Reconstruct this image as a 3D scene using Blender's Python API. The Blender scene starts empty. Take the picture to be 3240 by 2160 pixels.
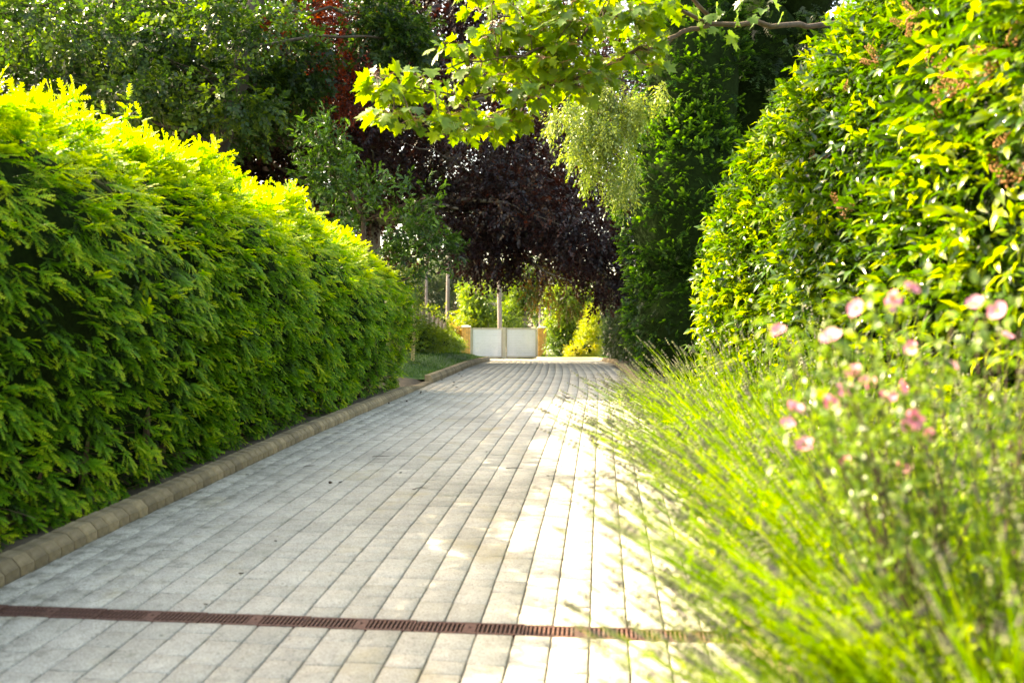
import bpy, math, random
import numpy as np
from mathutils import Vector, Matrix, Euler

random.seed(7)
RNG = np.random.default_rng(7)
scene = bpy.context.scene
COL = scene.collection
R = math.radians

# ------------------------------------------------------------------ camera, sky, sun, exposure
CAMZ = 1.57
FPX = 2880.0                      # focal length in photograph pixels (32 mm on 36 mm)
cam_d = bpy.data.cameras.new('camera')
cam = bpy.data.objects.new('camera', cam_d); COL.objects.link(cam)
cam.location = (0, 0, CAMZ); cam.rotation_euler = (R(90), 0, 0)
cam_d.lens = 32; cam_d.sensor_width = 36; cam_d.sensor_fit = 'HORIZONTAL'
cam_d.clip_start = 0.05; cam_d.clip_end = 2000
cam_d.dof.use_dof = True; cam_d.dof.focus_distance = 11.0; cam_d.dof.aperture_fstop = 2.0
scene.camera = cam

SUN_AZ, SUN_EL = R(-63), R(38.2)    # azimuth clockwise from +Y (into the picture): the sun stands ahead on the left
world = bpy.data.worlds.new('World'); scene.world = world; world.use_nodes = True
wn = world.node_tree
bg = wn.nodes['Background']; sky = wn.nodes.new('ShaderNodeTexSky')
sky.sky_type = 'NISHITA'; sky.sun_disc = False
sky.sun_elevation = SUN_EL; sky.sun_rotation = SUN_AZ
sky.air_density = 1.0; sky.dust_density = 3.0; sky.ozone_density = 1.0
wn.links.new(sky.outputs[0], bg.inputs[0]); bg.inputs[1].default_value = 0.15
sun_d = bpy.data.lights.new('sun', 'SUN'); sun = bpy.data.objects.new('sun', sun_d); COL.objects.link(sun)
sun_d.energy = 3.8; sun_d.angle = R(0.53); sun_d.color = (1.0, 0.95, 0.86)
SUNV = Vector((math.sin(SUN_AZ) * math.cos(SUN_EL), math.cos(SUN_AZ) * math.cos(SUN_EL), math.sin(SUN_EL)))
sun.rotation_euler = SUNV.to_track_quat('Z', 'Y').to_euler(); sun.location = (-20, 10, 30)
vs = scene.view_settings
vs.view_transform = 'Standard'; vs.look = 'None'; vs.gamma = 1.0; vs.exposure = 2.9
vs.use_curve_mapping = False
vs.use_white_balance = True; vs.white_balance_temperature = 9500; vs.white_balance_tint = 6
scene.render.engine = 'CYCLES'
cy = scene.cycles
cy.max_bounces = 8; cy.diffuse_bounces = 4; cy.glossy_bounces = 3; cy.transmission_bounces = 5
cy.use_denoising = True; cy.sample_clamp_indirect = 6.0

# ------------------------------------------------------------------ helpers
def at(px, py, d):
    return Vector(((px - 1620) / FPX * d, d, CAMZ - (py - 1080) / FPX * d))

def smooth_table(pairs, sig):
    xs = np.array([p[0] for p in pairs]); ys = np.array([p[1] for p in pairs])
    g = np.arange(xs[0], xs[-1] + 1e-6, 0.05)
    v = np.interp(g, xs, ys)
    k = int(3 * sig / 0.05); w = np.exp(-0.5 * (np.arange(-k, k + 1) * 0.05 / sig) ** 2); w /= w.sum()
    vp = np.concatenate([v[0] + (v[1] - v[0]) * np.arange(-k, 0), v, v[-1] + (v[-1] - v[-2]) * np.arange(1, k + 1)])
    return g, np.convolve(vp, w, 'valid')
_pg, _pv = smooth_table([(-20, -2.6), (0, -1.57), (3.55, -1.331), (4.15, -1.285), (5.55, -1.19), (7.7, -1.09), (9.05, -1.02),
    (11.6, -.925), (16.7, -.755), (22, -.655), (26.8, -.635), (33, -.70), (41, -.845), (51, -.99), (80, -1.3), (200, -2.0)], 0.8)
def G(d): return CAMZ + np.interp(d, _pg, _pv)
_lg, _lv = smooth_table([(-20, -3.07 - 1.97), (0, -3.07), (15.5, -1.543), (20, -1.22), (27, -.90), (33, -.80), (40, -.98), (45, -1.25), (51, -2.0), (60, -3.4)], 1.2)
def XL(d): return np.interp(d, _lg, _lv)
_rg, _rv = smooth_table([(-20, .6 - 1.97), (0, .6), (16, 2.18), (20, 2.48), (26, 2.9), (33, 3.25), (38, 3.75), (40.4, 3.75), (41.6, 2.2), (43, 1.55), (46, 1.35), (60, 1.3)], 0.35)
def XR(d): return np.interp(d, _rg, _rv)
SL = 0.0985; TH = math.atan(SL); CT, ST = math.cos(TH), math.sin(TH)
def drive_xy(u, v):
    x = -3.07 + u * CT + v * ST; y = v * CT - u * ST
    return x + (XL(y) - (-3.07 + SL * y)), y

def mesh_from_arrays(name, V, F, rnd=None, smooth=False):
    """V (n,3), F (m,k) with k = 3 or 4"""
    me = bpy.data.meshes.new(name)
    V = np.asarray(V, np.float32); F = np.asarray(F, np.int32)
    k = F.shape[1]
    me.vertices.add(len(V)); me.vertices.foreach_set('co', V.ravel())
    me.loops.add(F.size); me.loops.foreach_set('vertex_index', F.ravel())
    me.polygons.add(len(F))
    me.polygons.foreach_set('loop_start', np.arange(0, F.size, k, dtype=np.int32))
    me.polygons.foreach_set('loop_total', np.full(len(F), k, np.int32))
    if smooth: me.polygons.foreach_set('use_smooth', np.ones(len(F), bool))
    if rnd is not None:
        a = me.attributes.new('rnd', 'FLOAT', 'POINT'); a.data.foreach_set('value', np.asarray(rnd, np.float32))
    me.update(calc_edges=True)
    return me

def link(name, data, mat=None, parent=None, kind=None):
    o = bpy.data.objects.new(name, data); COL.objects.link(o)
    if mat is not None and data is not None:
        if len(data.materials) == 0: data.materials.append(mat)
    if parent is not None: o.parent = parent
    if kind: o['kind'] = kind
    return o

def tag(o, label=None, cat=None, group=None, kind=None):
    if label: o['label'] = label
    if cat: o['category'] = cat
    if group: o['group'] = group
    if kind: o['kind'] = kind
    return o

def thing(name, loc, label, cat, group=None, rz=0):
    o = bpy.data.objects.new(name, None); COL.objects.link(o)
    o.location = loc; o.rotation_euler = (0, 0, rz); o.empty_display_size = 0.2
    return tag(o, label, cat, group)

def local(o, V):
    """world points -> local points of an unrotated Empty"""
    return np.asarray(V, float) - np.array(o.location)

class MB:
    """collects quads/tris as one mesh"""
    def __init__(s): s.v = []; s.f = []; s.r = []
    def add(s, V, F, rnd=0.5):
        b = len(s.v); s.v += [tuple(p) for p in V]; s.f += [tuple(i + b for i in f) for f in F]; s.r += [rnd] * len(V)
    def box(s, a, b, M=None, rnd=0.5, bev=0.0):
        x0, y0, z0 = a; x1, y1, z1 = b
        if bev:
            P = []
            for (sx, sy, sz) in [(i, j, k) for i in (0, 1) for j in (0, 1) for k in (0, 1)]:
                cx, cy_, cz = (x1 if sx else x0), (y1 if sy else y0), (z1 if sz else z0)
                dx, dy, dz = (-bev if sx else bev), (-bev if sy else bev), (-bev if sz else bev)
                P += [(cx, cy_ + dy, cz + dz), (cx + dx, cy_, cz + dz), (cx + dx, cy_ + dy, cz)]
            def I(i, j, k, a_): return (i * 4 + j * 2 + k) * 3 + a_
            F = []
            for i in (0, 1):
                F.append([I(i, 0, 0, 0), I(i, 1, 0, 0), I(i, 1, 1, 0), I(i, 0, 1, 0)][::1 if i else -1])
                F.append([I(0, i, 0, 1), I(1, i, 0, 1), I(1, i, 1, 1), I(0, i, 1, 1)][::-1 if i else 1])
                F.append([I(0, 0, i, 2), I(1, 0, i, 2), I(1, 1, i, 2), I(0, 1, i, 2)][::1 if i else -1])
            for i in (0, 1):
                for j in (0, 1):
                    F.append([I(i, j, 0, 0), I(i, j, 1, 0), I(i, j, 1, 1), I(i, j, 0, 1)][::1 if i == j else -1])
                    F.append([I(i, 0, j, 0), I(i, 1, j, 0), I(i, 1, j, 2), I(i, 0, j, 2)][::-1 if i == j else 1])
                    F.append([I(0, i, j, 1), I(1, i, j, 1), I(1, i, j, 2), I(0, i, j, 2)][::1 if i == j else -1])
                    for k in (0, 1):
                        t = [I(i, j, k, 0), I(i, j, k, 1), I(i, j, k, 2)]
                        F.append(t if (i + j + k) % 2 else t[::-1])
        else:
            P = [(x0, y0, z0), (x1, y0, z0), (x1, y1, z0), (x0, y1, z0), (x0, y0, z1), (x1, y0, z1), (x1, y1, z1), (x0, y1, z1)]
            F = [(3, 2, 1, 0), (4, 5, 6, 7), (0, 1, 5, 4), (1, 2, 6, 5), (2, 3, 7, 6), (3, 0, 4, 7)]
        if M is not None: P = [tuple(M @ Vector(p)) for p in P]
        s.add(P, F, rnd)
    def tube(s, pts, rad, n=6, rnd=0.5, cap=True):
        pts = [Vector(p) for p in pts]; b = len(s.v); m = len(pts)
        ref = Vector((0.31, 0.22, 0.92))
        for i, p in enumerate(pts):
            t = (pts[min(i + 1, m - 1)] - pts[max(i - 1, 0)])
            if t.length < 1e-9: t = Vector((0, 0, 1))
            t.normalize()
            a = t.cross(ref)
            if a.length < 0.05: a = t.cross(Vector((1, 0, 0)))
            a.normalize(); c = t.cross(a)
            r = rad[i] if hasattr(rad, '__len__') else rad
            for k in range(n):
                q = 2 * math.pi * k / n
                s.v.append(tuple(p + (a * math.cos(q) + c * math.sin(q)) * r)); s.r.append(rnd)
        for i in range(m - 1):
            for k in range(n):
                k2 = (k + 1) % n
                s.f.append((b + i * n + k, b + i * n + k2, b + (i + 1) * n + k2, b + (i + 1) * n + k))
        if cap:
            s.f.append(tuple(b + k for k in range(n))[::-1]); s.f.append(tuple(b + (m - 1) * n + k for k in range(n)))
    def build(s, name, mat, parent=None, kind=None, smooth=False, off=None):
        me = bpy.data.meshes.new(name)
        V = s.v if off is None else [(p[0] - off[0], p[1] - off[1], p[2] - off[2]) for p in s.v]
        me.from_pydata(V, [], s.f)
        a = me.attributes.new('rnd', 'FLOAT', 'POINT'); a.data.foreach_set('value', s.r)
        if smooth: me.polygons.foreach_set('use_smooth', [True] * len(me.polygons))
        me.update()
        return link(name, me, mat, parent, kind)

def noise3(P, f, seed=0):
    """cheap smooth pseudo-noise in about -1..1"""
    P = np.asarray(P, float); rg = np.random.default_rng(seed); o = np.zeros(len(P))
    for i in range(7):
        k = rg.normal(size=3); k *= f * rg.uniform(.6, 1.7) / np.linalg.norm(k)
        o += np.sin(P @ k + rg.uniform(0, 6.28))
    return o / 3.2

def frames(D, N):
    """rotation matrices (m,3,3): columns x, y=D, z close to N"""
    D = D / (np.linalg.norm(D, axis=1, keepdims=True) + 1e-9)
    X = np.cross(D, N); X /= (np.linalg.norm(X, axis=1, keepdims=True) + 1e-9)
    Z = np.cross(X, D)
    return np.stack([X, D, Z], axis=2)

class Tmpl:
    """a small piece of foliage: V (n,3), F (m,k), r (n,)"""
    def __init__(s, V, F, r): s.V = np.asarray(V, float); s.F = np.asarray(F, int); s.r = np.asarray(r, float)

def combine(items):
    """items: (Tmpl, R 3x3, pos, scale, rnd offset)"""
    V = []; F = []; r = []; b = 0
    for t, M, p, sc, dr in items:
        V.append((t.V * sc) @ np.asarray(M).T + np.asarray(p)); F.append(t.F + b); r.append(t.r + dr); b += len(t.V)
    return Tmpl(np.vstack(V), np.vstack(F), np.concatenate(r))

def scatter(name, tmpls, P, M, S, rnd, mat, parent, kind='stuff', smooth=False, off=(0, 0, 0), amp=1.0):
    """one mesh from copies of the templates"""
    P = np.asarray(P, float); n = len(P); which = RNG.integers(0, len(tmpls), n)
    VV = []; FF = []; RR = []; b = 0
    for k, t in enumerate(tmpls):
        ix = np.nonzero(which == k)[0]
        if len(ix) == 0: continue
        nv = len(t.V)
        sc = np.asarray(S)[ix]
        sc = sc[:, None, None] if sc.ndim == 1 else sc[:, None, :]
        W = np.einsum('mij,mnj->mni', M[ix], t.V[None] * sc) + P[ix][:, None, :]
        VV.append(W.reshape(-1, 3)); FF.append((t.F[None] + (np.arange(len(ix)) * nv)[:, None, None]).reshape(-1, t.F.shape[1]) + b)
        RR.append((np.asarray(rnd)[ix][:, None] + amp * (t.r[None] - .5)).ravel()); b += len(ix) * nv
    me = mesh_from_arrays(name, np.vstack(VV) - np.array(off), np.vstack(FF), np.clip(np.concatenate(RR), 0, 1), smooth)
    return link(name, me, mat, parent, kind)

# ------------------------------------------------------------------ materials
def nt(name):
    m = bpy.data.materials.new(name); m.use_nodes = True
    return m, m.node_tree, m.node_tree.nodes['Principled BSDF']
def ramp(t, stops):
    n = t.nodes.new('ShaderNodeValToRGB'); e = n.color_ramp.elements
    while len(e) > 1: e.remove(e[-1])
    e[0].position = stops[0][0]; e[0].color = (*stops[0][1], 1)
    for p, c in stops[1:]:
        k = e.new(p); k.color = (*c, 1)
    return n
def leaf_mat(name, cols, trans, fac=0.45, rough=0.42, spec=0.5):
    """cols: three colours from old to young leaf; trans: tint of the light let through"""
    m, t, p = nt(name)
    a = t.nodes.new('ShaderNodeAttribute'); a.attribute_name = 'rnd'
    rp = ramp(t, [(0.0, cols[0]), (0.5, cols[1]), (1.0, cols[2])]); t.links.new(a.outputs['Fac'], rp.inputs[0])
    t.links.new(rp.outputs[0], p.inputs['Base Color']); p.inputs['Roughness'].default_value = rough
    p.inputs['Specular IOR Level'].default_value = spec
    tr = t.nodes.new('ShaderNodeBsdfTranslucent')
    mx = t.nodes.new('ShaderNodeMix'); mx.data_type = 'RGBA'; mx.blend_type = 'MULTIPLY'; mx.inputs[0].default_value = 1
    t.links.new(rp.outputs[0], mx.inputs[6]); mx.inputs[7].default_value = (*trans, 1)
    t.links.new(mx.outputs[2], tr.inputs[0])
    ms = t.nodes.new('ShaderNodeMixShader'); ms.inputs[0].default_value = fac
    t.links.new(p.outputs[0], ms.inputs[1]); t.links.new(tr.outputs[0], ms.inputs[2])
    t.links.new(ms.outputs[0], t.nodes['Material Output'].inputs['Surface'])
    return m
def rough_mat(name, c1, c2, scale=8, rough=0.85, bump=0.0, c3=None, detail=6, stretch=None, metal=0.0, attr=0.0):
    m, t, p = nt(name)
    tc = t.nodes.new('ShaderNodeTexCoord'); n = t.nodes.new('ShaderNodeTexNoise')
    n.inputs['Scale'].default_value = scale; n.inputs['Detail'].default_value = detail
    src = tc.outputs['Object']
    if stretch:
        mp = t.nodes.new('ShaderNodeMapping'); mp.inputs['Scale'].default_value = stretch
        t.links.new(src, mp.inputs[0]); src = mp.outputs[0]
    t.links.new(src, n.inputs['Vector'])
    stops = [(0.3, c1), (0.7, c2)] if c3 is None else [(0.25, c1), (0.5, c2), (0.75, c3)]
    rp = ramp(t, stops); t.links.new(n.outputs['Fac'], rp.inputs[0]); out = rp.outputs[0]
    if attr:
        a = t.nodes.new('ShaderNodeAttribute'); a.attribute_name = 'rnd'
        mr = t.nodes.new('ShaderNodeMapRange'); mr.inputs[3].default_value = 1 - attr; mr.inputs[4].default_value = 1 + attr
        t.links.new(a.outputs['Fac'], mr.inputs[0])
        mx = t.nodes.new('ShaderNodeMix'); mx.data_type = 'RGBA'; mx.blend_type = 'MULTIPLY'; mx.inputs[0].default_value = 1
        t.links.new(out, mx.inputs[6]); t.links.new(mr.outputs[0], mx.inputs[7]); out = mx.outputs[2]
    t.links.new(out, p.inputs['Base Color']); p.inputs['Roughness'].default_value = rough; p.inputs['Metallic'].default_value = metal
    if bump:
        b = t.nodes.new('ShaderNodeBump'); b.inputs['Strength'].default_value = bump; b.inputs['Distance'].default_value = 0.02
        t.links.new(n.outputs['Fac'], b.inputs['Height']); t.links.new(b.outputs[0], p.inputs['Normal'])
    return m

def paver_material():
    m, t, p = nt('concrete_paver')
    geo = t.nodes.new('ShaderNodeNewGeometry'); L = t.links
    a = t.nodes.new('ShaderNodeAttribute'); a.attribute_name = 'rnd'
    base = ramp(t, [(0.0, (.355, .335, .29)), (0.5, (.39, .368, .32)), (1.0, (.425, .40, .35))]); L.new(a.outputs['Fac'], base.inputs[0])
    def noise(scale, det, rough=.6):
        n = t.nodes.new('ShaderNodeTexNoise'); n.inputs['Scale'].default_value = scale; n.inputs['Detail'].default_value = det
        n.inputs['Roughness'].default_value = rough; L.new(geo.outputs['Position'], n.inputs['Vector']); return n
    def mult(c, f, lo, hi, a0, a1, col=None):
        mr = t.nodes.new('ShaderNodeMapRange'); mr.inputs[1].default_value = lo; mr.inputs[2].default_value = hi
        mr.inputs[3].default_value = a0; mr.inputs[4].default_value = a1; L.new(f, mr.inputs[0])
        mx = t.nodes.new('ShaderNodeMix'); mx.data_type = 'RGBA'
        if col is None:
            mx.blend_type = 'MULTIPLY'; mx.inputs[0].default_value = 1; L.new(c, mx.inputs[6]); L.new(mr.outputs[0], mx.inputs[7])
        else:
            L.new(mr.outputs[0], mx.inputs[0]); L.new(c, mx.inputs[6]); mx.inputs[7].default_value = (*col, 1)
        return mx.outputs[2]
    gr = noise(140, 4, .85); c = mult(base.outputs[0], gr.outputs['Fac'], .33, .67, .45, 1.5)
    pat = noise(1.3, 5); c = mult(c, pat.outputs['Fac'], .3, .7, .82, 1.14)
    mid = noise(17, 4, .7); c = mult(c, mid.outputs['Fac'], .3, .7, .88, 1.1)
    spot = noise(46, 3, .5); c = mult(c, spot.outputs['Fac'], .66, .72, 0, .65, (.07, .065, .05))
    yel = noise(1.9, 5, .65); c = mult(c, yel.outputs['Fac'], .57, .74, 0, .55, (.36, .30, .17))
    alg = noise(3.1, 6, .75); c = mult(c, alg.outputs['Fac'], .58, .75, 0, .5, (.16, .165, .11))
    sep = t.nodes.new('ShaderNodeSeparateXYZ'); L.new(geo.outputs['Position'], sep.inputs[0])
    def math_(op, a_, b_):
        n_ = t.nodes.new('ShaderNodeMath'); n_.operation = op
        for i_, q_ in enumerate((a_, b_)):
            if isinstance(q_, (int, float)): n_.inputs[i_].default_value = q_
            else: L.new(q_, n_.inputs[i_])
        return n_.outputs[0]
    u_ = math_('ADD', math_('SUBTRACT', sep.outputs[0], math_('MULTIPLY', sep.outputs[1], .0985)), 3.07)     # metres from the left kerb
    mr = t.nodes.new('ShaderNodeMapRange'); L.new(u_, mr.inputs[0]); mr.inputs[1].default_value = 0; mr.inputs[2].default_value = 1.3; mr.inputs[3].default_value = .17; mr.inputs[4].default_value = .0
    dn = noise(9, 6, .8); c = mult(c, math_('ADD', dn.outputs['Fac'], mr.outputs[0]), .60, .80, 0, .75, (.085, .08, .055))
    fine = noise(60, 2, .5); c = mult(c, fine.outputs['Fac'], .62, .70, 0, .5, (.12, .11, .09))
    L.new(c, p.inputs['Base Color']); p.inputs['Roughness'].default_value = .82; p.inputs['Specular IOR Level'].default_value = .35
    b = t.nodes.new('ShaderNodeBump'); b.inputs['Strength'].default_value = .35; b.inputs['Distance'].default_value = .004
    L.new(gr.outputs['Fac'], b.inputs['Height']); L.new(b.outputs[0], p.inputs['Normal'])
    return m

M_PAVER = paver_material()
M_JOINT = rough_mat('joint_sand', (.035, .03, .018), (.09, .075, .05), 30, .95, .4, c3=(.05, .06, .025))
M_KERB = rough_mat('sandstone_kerb', (.13, .098, .055), (.20, .15, .085), 26, .88, .3, c3=(.25, .19, .12), attr=.42)
M_SOIL = rough_mat('soil', (.03, .022, .014), (.075, .055, .035), 6, .95, .6, c3=(.12, .09, .055))
M_LAWN = rough_mat('lawn_turf', (.015, .05, .006), (.03, .085, .010), 9, .95, .5, c3=(.05, .11, .015))
M_IRON = rough_mat('rusty_iron', (.06, .028, .022), (.11, .05, .038), 40, .62, .3, c3=(.17, .085, .065), metal=.35)
M_BLACK = rough_mat('dark_void', (.008, .007, .006), (.014, .012, .01), 8, .95)
M_BARK = rough_mat('oak_bark', (.015, .011, .008), (.045, .034, .024), 9, .95, .9, c3=(.075, .06, .043), stretch=(1, 1, .22))
M_BARK2 = rough_mat('smooth_grey_bark', (.09, .08, .065), (.17, .15, .12), 7, .88, .5, c3=(.23, .21, .17), stretch=(1, 1, .4))
M_BARK3 = rough_mat('pine_bark', (.12, .095, .085), (.22, .18, .165), 8, .92, .9, c3=(.30, .25, .23), stretch=(1, 1, .3))
M_TWIG = rough_mat('brown_twig', (.05, .03, .018), (.12, .075, .045), 18, .9)
M_TWIG2 = rough_mat('red_petiole', (.25, .09, .04), (.35, .16, .07), 18, .6)
M_WOOD = rough_mat('weathered_wood', (.34, .25, .11), (.46, .36, .17), 6, .85, .4, c3=(.54, .44, .24), stretch=(4, 4, .5), attr=.15)
M_FENCE = rough_mat('grey_fence_board', (.16, .12, .085), (.27, .21, .15), 6, .88, .4, c3=(.34, .28, .21), stretch=(4, 4, .4), attr=.25)
M_BRICK = rough_mat('buff_brick', (.50, .24, .055), (.60, .31, .075), 12, .85, .3, c3=(.66, .37, .11), attr=.2)
M_MORTAR = rough_mat('mortar', (.20, .15, .10), (.28, .22, .15), 30, .95)
M_CAP = rough_mat('pale_cap_stone', (.52, .53, .55), (.62, .63, .65), 10, .8)
M_GATE = rough_mat('painted_slat', (.47, .495, .55), (.52, .545, .60), 3, .5, c3=(.56, .585, .64), attr=.05)
M_GFRAME = rough_mat('gate_frame_paint', (.27, .25, .2), (.33, .31, .25), 9, .6, c3=(.37, .35, .29))

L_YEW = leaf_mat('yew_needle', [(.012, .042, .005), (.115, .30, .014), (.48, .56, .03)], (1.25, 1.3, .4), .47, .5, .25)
L_YEW2 = leaf_mat('dark_yew_needle', [(.012, .028, .008), (.03, .075, .014), (.12, .24, .03)], (1.2, 1.3, .6), .35, .45)
L_YEW3 = leaf_mat('upright_yew_needle', [(.008, .026, .005), (.022, .075, .010), (.16, .34, .03)], (1.25, 1.3, .45), .4, .5, .2)
L_LAUREL = leaf_mat('laurel_leaf', [(.008, .026, .004), (.055, .135, .010), (.33, .40, .022)], (1.35, 1.35, .3), .42, .18, .7)
L_CHERRY = leaf_mat('cherry_laurel_leaf', [(.010, .030, .006), (.032, .085, .012), (.12, .24, .03)], (1.3, 1.35, .5), .38, .38, .35)
L_OAK = leaf_mat('oak_leaf', [(.010, .030, .010), (.026, .064, .018), (.12, .19, .02)], (1.8, 1.8, .4), .45, .42, .4)
L_BEECH = leaf_mat('copper_beech_leaf', [(.010, .006, .008), (.02, .009, .010), (.06, .020, .010)], (3.4, 1.4, .5), .26, .4, .4)
L_BEECH_GLOW = leaf_mat('backlit_copper_leaf', [(.03, .008, .006), (.10, .018, .008), (.20, .05, .012)], (3.2, 1.6, .5), .45, .4, .4)  # redder beech leaf: the glow of backlight put into the colour
L_SYC = leaf_mat('sycamore_leaf', [(.045, .10, .014), (.10, .19, .02), (.20, .28, .02)], (1.7, 1.55, .25), .52, .38)
L_PALE = leaf_mat('pale_small_leaf', [(.06, .11, .03), (.14, .21, .04), (.25, .30, .06)], (1.35, 1.35, .5), .42, .35)
L_MIX = leaf_mat('garden_leaf', [(.03, .07, .015), (.08, .15, .022), (.20, .28, .03)], (1.45, 1.45, .45), .45, .38)
L_GOLD = leaf_mat('golden_leaf', [(.12, .20, .015), (.29, .36, .02), (.48, .42, .035)], (1.3, 1.2, .35), .45, .4)
L_RUST = leaf_mat('rusty_young_leaf', [(.08, .09, .02), (.22, .15, .03), (.42, .20, .05)], (1.4, 1.2, .5), .45, .4)
L_DARK = leaf_mat('dark_shrub_leaf', [(.014, .03, .012), (.03, .06, .02), (.07, .12, .03)], (1.3, 1.3, .5), .35, .3)
L_PINE = leaf_mat('pine_needle', [(.02, .04, .022), (.045, .08, .04), (.10, .14, .06)], (1.2, 1.25, .6), .35, .5)
L_GRASS = leaf_mat('grass_blade', [(.015, .05, .006), (.035, .10, .010), (.09, .18, .018)], (1.2, 1.25, .4), .4, .6, .2)
L_LAV = leaf_mat('lavender_stem', [(.06, .12, .010), (.155, .285, .012), (.36, .45, .03)], (1.2, 1.25, .4), .45, .5, .3)
L_SPIKE = leaf_mat('lavender_bud', [(.09, .08, .08), (.17, .18, .10), (.30, .33, .11)], (1.1, 1.1, .8), .3, .6)
L_PETAL = leaf_mat('pink_petal', [(.62, .14, .26), (.75, .28, .40), (.82, .45, .54)], (1.0, .8, .85), .45, .5)
L_SEED = leaf_mat('brown_seed_head', [(.20, .075, .02), (.38, .17, .05), (.52, .28, .10)], (1.1, .9, .6), .25, .7)

# ------------------------------------------------------------------ foliage templates (x width, y length, z normal)
def leaf_kite(w=.5, fold=.12, droop=.1):            # 1 quad
    return Tmpl([(0, 0, 0), (w / 2, .45, fold), (0, 1, -droop), (-w / 2, .45, fold)], [(0, 1, 2, 3)], [.45, .5, .55, .5])
def leaf_oval(w=.4, fold=.1, droop=.25):            # base, two ribs, tip: 8 triangles, curved and folded
    def z(y): return .08 * math.sin(y * 3.1) - droop * y * y
    V = [(0, 0, 0)]
    for y, k in ((.32, .95), (.70, .82)): V += [(-w / 2 * k, y, z(y) + fold * k), (0, y, z(y)), (w / 2 * k, y, z(y) + fold * k)]
    V.append((0, 1, z(1)))
    F = [(0, 2, 1), (0, 3, 2), (1, 2, 5), (1, 5, 4), (2, 3, 6), (2, 6, 5), (4, 5, 7), (5, 6, 7)]
    return Tmpl(V, F, [.45, .5, .47, .5, .5, .48, .5, .55])
def leaf_rhomb(w=.36, fold=.08, droop=.25):           # 4 triangles round the midrib
    return Tmpl([(0, 0, 0), (-w / 2, .45, fold + .06), (0, .48, .03), (w / 2, .45, fold + .06), (0, 1, -droop)], [(0, 2, 1), (0, 3, 2), (1, 2, 4), (2, 3, 4)], [.45, .52, .48, .52, .55])
def dir_rot(d, n=(0, 0, 1)):
    return frames(np.array([d], float), np.array([n], float))[0]
def spray(leaf, nleaf, length, ls, spread=60, rg=None, droop=.25, whorl=False, jit=.35):
    """leaves set alternately along a drooping twig running +y"""
    it = []
    for i in range(nleaf):
        t = (i + .6) / nleaf
        p = (0.015 * rg.normal(), length * t, -droop * length * t * t)
        s = 1 if i % 2 else -1
        a = R(spread * (1.05 - .65 * t)) * s
        if whorl: a = rg.uniform(-1.2, 1.2)
        d = np.array([math.sin(a), math.cos(a), rg.normal() * jit - .15]); n = np.array([rg.normal() * jit, rg.normal() * jit, 1])
        it.append((leaf, dir_rot(d, n), p, ls * rg.uniform(.75, 1.15), rg.uniform(-.22, .22) + .15 * (t - .5)))
    return combine(it)
def yew_shoot(npairs, length, nl, nw, droop, rg):
    V = []; F = []; r = []
    def pt(t): return np.array([0, length * t * (1 - .12 * t), -droop * length * t * t])
    sw = .0018
    V += [(-sw, 0, 0), (sw, 0, 0)]; r += [.12, .12]
    for t in (.5, 1): 
        q = pt(t); V += [(q[0] - sw, q[1], q[2]), (q[0] + sw, q[1], q[2])]; r += [.3, .6]
    F += [(0, 1, 3), (2, 3, 5)]
    for i in range(npairs):
        t = (i + .4) / npairs
        q = pt(t); l = nl * (1.0 if t < .72 else 1 - .55 * (t - .72) / .28) * rg.uniform(.85, 1.1)
        if t < .12: l *= .7
        for s in (-1, 1):
            an = R(rg.uniform(48, 66) * (1 - .45 * max(0, t - .7)))
            d = np.array([s * math.sin(an), math.cos(an), -.10 + rg.normal() * .10]) * l
            w = nw / 2
            b = len(V)
            V += [tuple(q + (0, -w * 1.25, 0)), tuple(q + (0, w * 1.25, .001)), tuple(q + d)]
            k = .18 + .5 * t + rg.uniform(-.06, .06)
            r += [k, k, k + .12]; F.append((b, b + 1, b + 2))
    return Tmpl(V, F, r)
rg0 = np.random.default_rng(3)
YEW_HI = [yew_shoot(13, .13, .024, .0075, d, rg0) for d in (.18, .3, .42, .1)]
YEW_LO = [yew_shoot(8, .14, .027, .014, d, rg0) for d in (.2, .35, .1)]
def yew_frond(shoots, rg, n_side, L):
    it = [(shoots[0], dir_rot((0, 1, -.1)), (0, L * .62, -.03), 1.0, .12)]
    for i in range(n_side):
        t = .05 + .62 * i / n_side; sd_ = 1 if i % 2 else -1; a = R(rg.uniform(32, 52)) * sd_
        it.append((shoots[rg.integers(0, len(shoots))], dir_rot((math.sin(a), math.cos(a), -.12 + rg.normal() * .12), (rg.normal() * .2, rg.normal() * .2, 1)), (0, L * t, -.05 * t), rg.uniform(.75, 1.1), -.06 + .12 * t + rg.uniform(-.05, .05)))
    it.append((shoots[-1], dir_rot((0, 1, 0)), (0, 0, 0), 1.2, -.12))
    return combine(it)
SH_HI = [yew_shoot(7, .10, .021, .0105, d, rg0) for d in (.2, .35, .12)]
SH_LO = [yew_shoot(5, .10, .023, .016, d, rg0) for d in (.2, .35, .12)]
FR_HI = [yew_frond(SH_HI, rg0, 5, .16) for _ in range(5)]
FR_LO = [yew_frond(SH_LO, rg0, 4, .16) for _ in range(5)]
FR_FAR = [yew_frond([yew_shoot(4, .11, .03, .024, d, rg0) for d in (.2, .35, .12)], rg0, 2, .14) for _ in range(5)]
OAK_SP = [spray(leaf_kite(.62, .1, .12), 11, .42, .105, 65, rg0, .2) for _ in range(4)]
BEECH_SP = [spray(leaf_kite(.62, .08, .1), 14, .5, .082, 60, rg0, .35) for _ in range(4)]
LAUR_SP = [spray(leaf_rhomb(.38, .06, .24), 8, .18, .085, 60, rg0, .1, whorl=True, jit=.4) for _ in range(5)]
CHER_SP = [spray(leaf_oval(.32, .06, .25), 8, .24, .115, 55, rg0, .05, whorl=True, jit=.4) for _ in range(4)]
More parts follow.
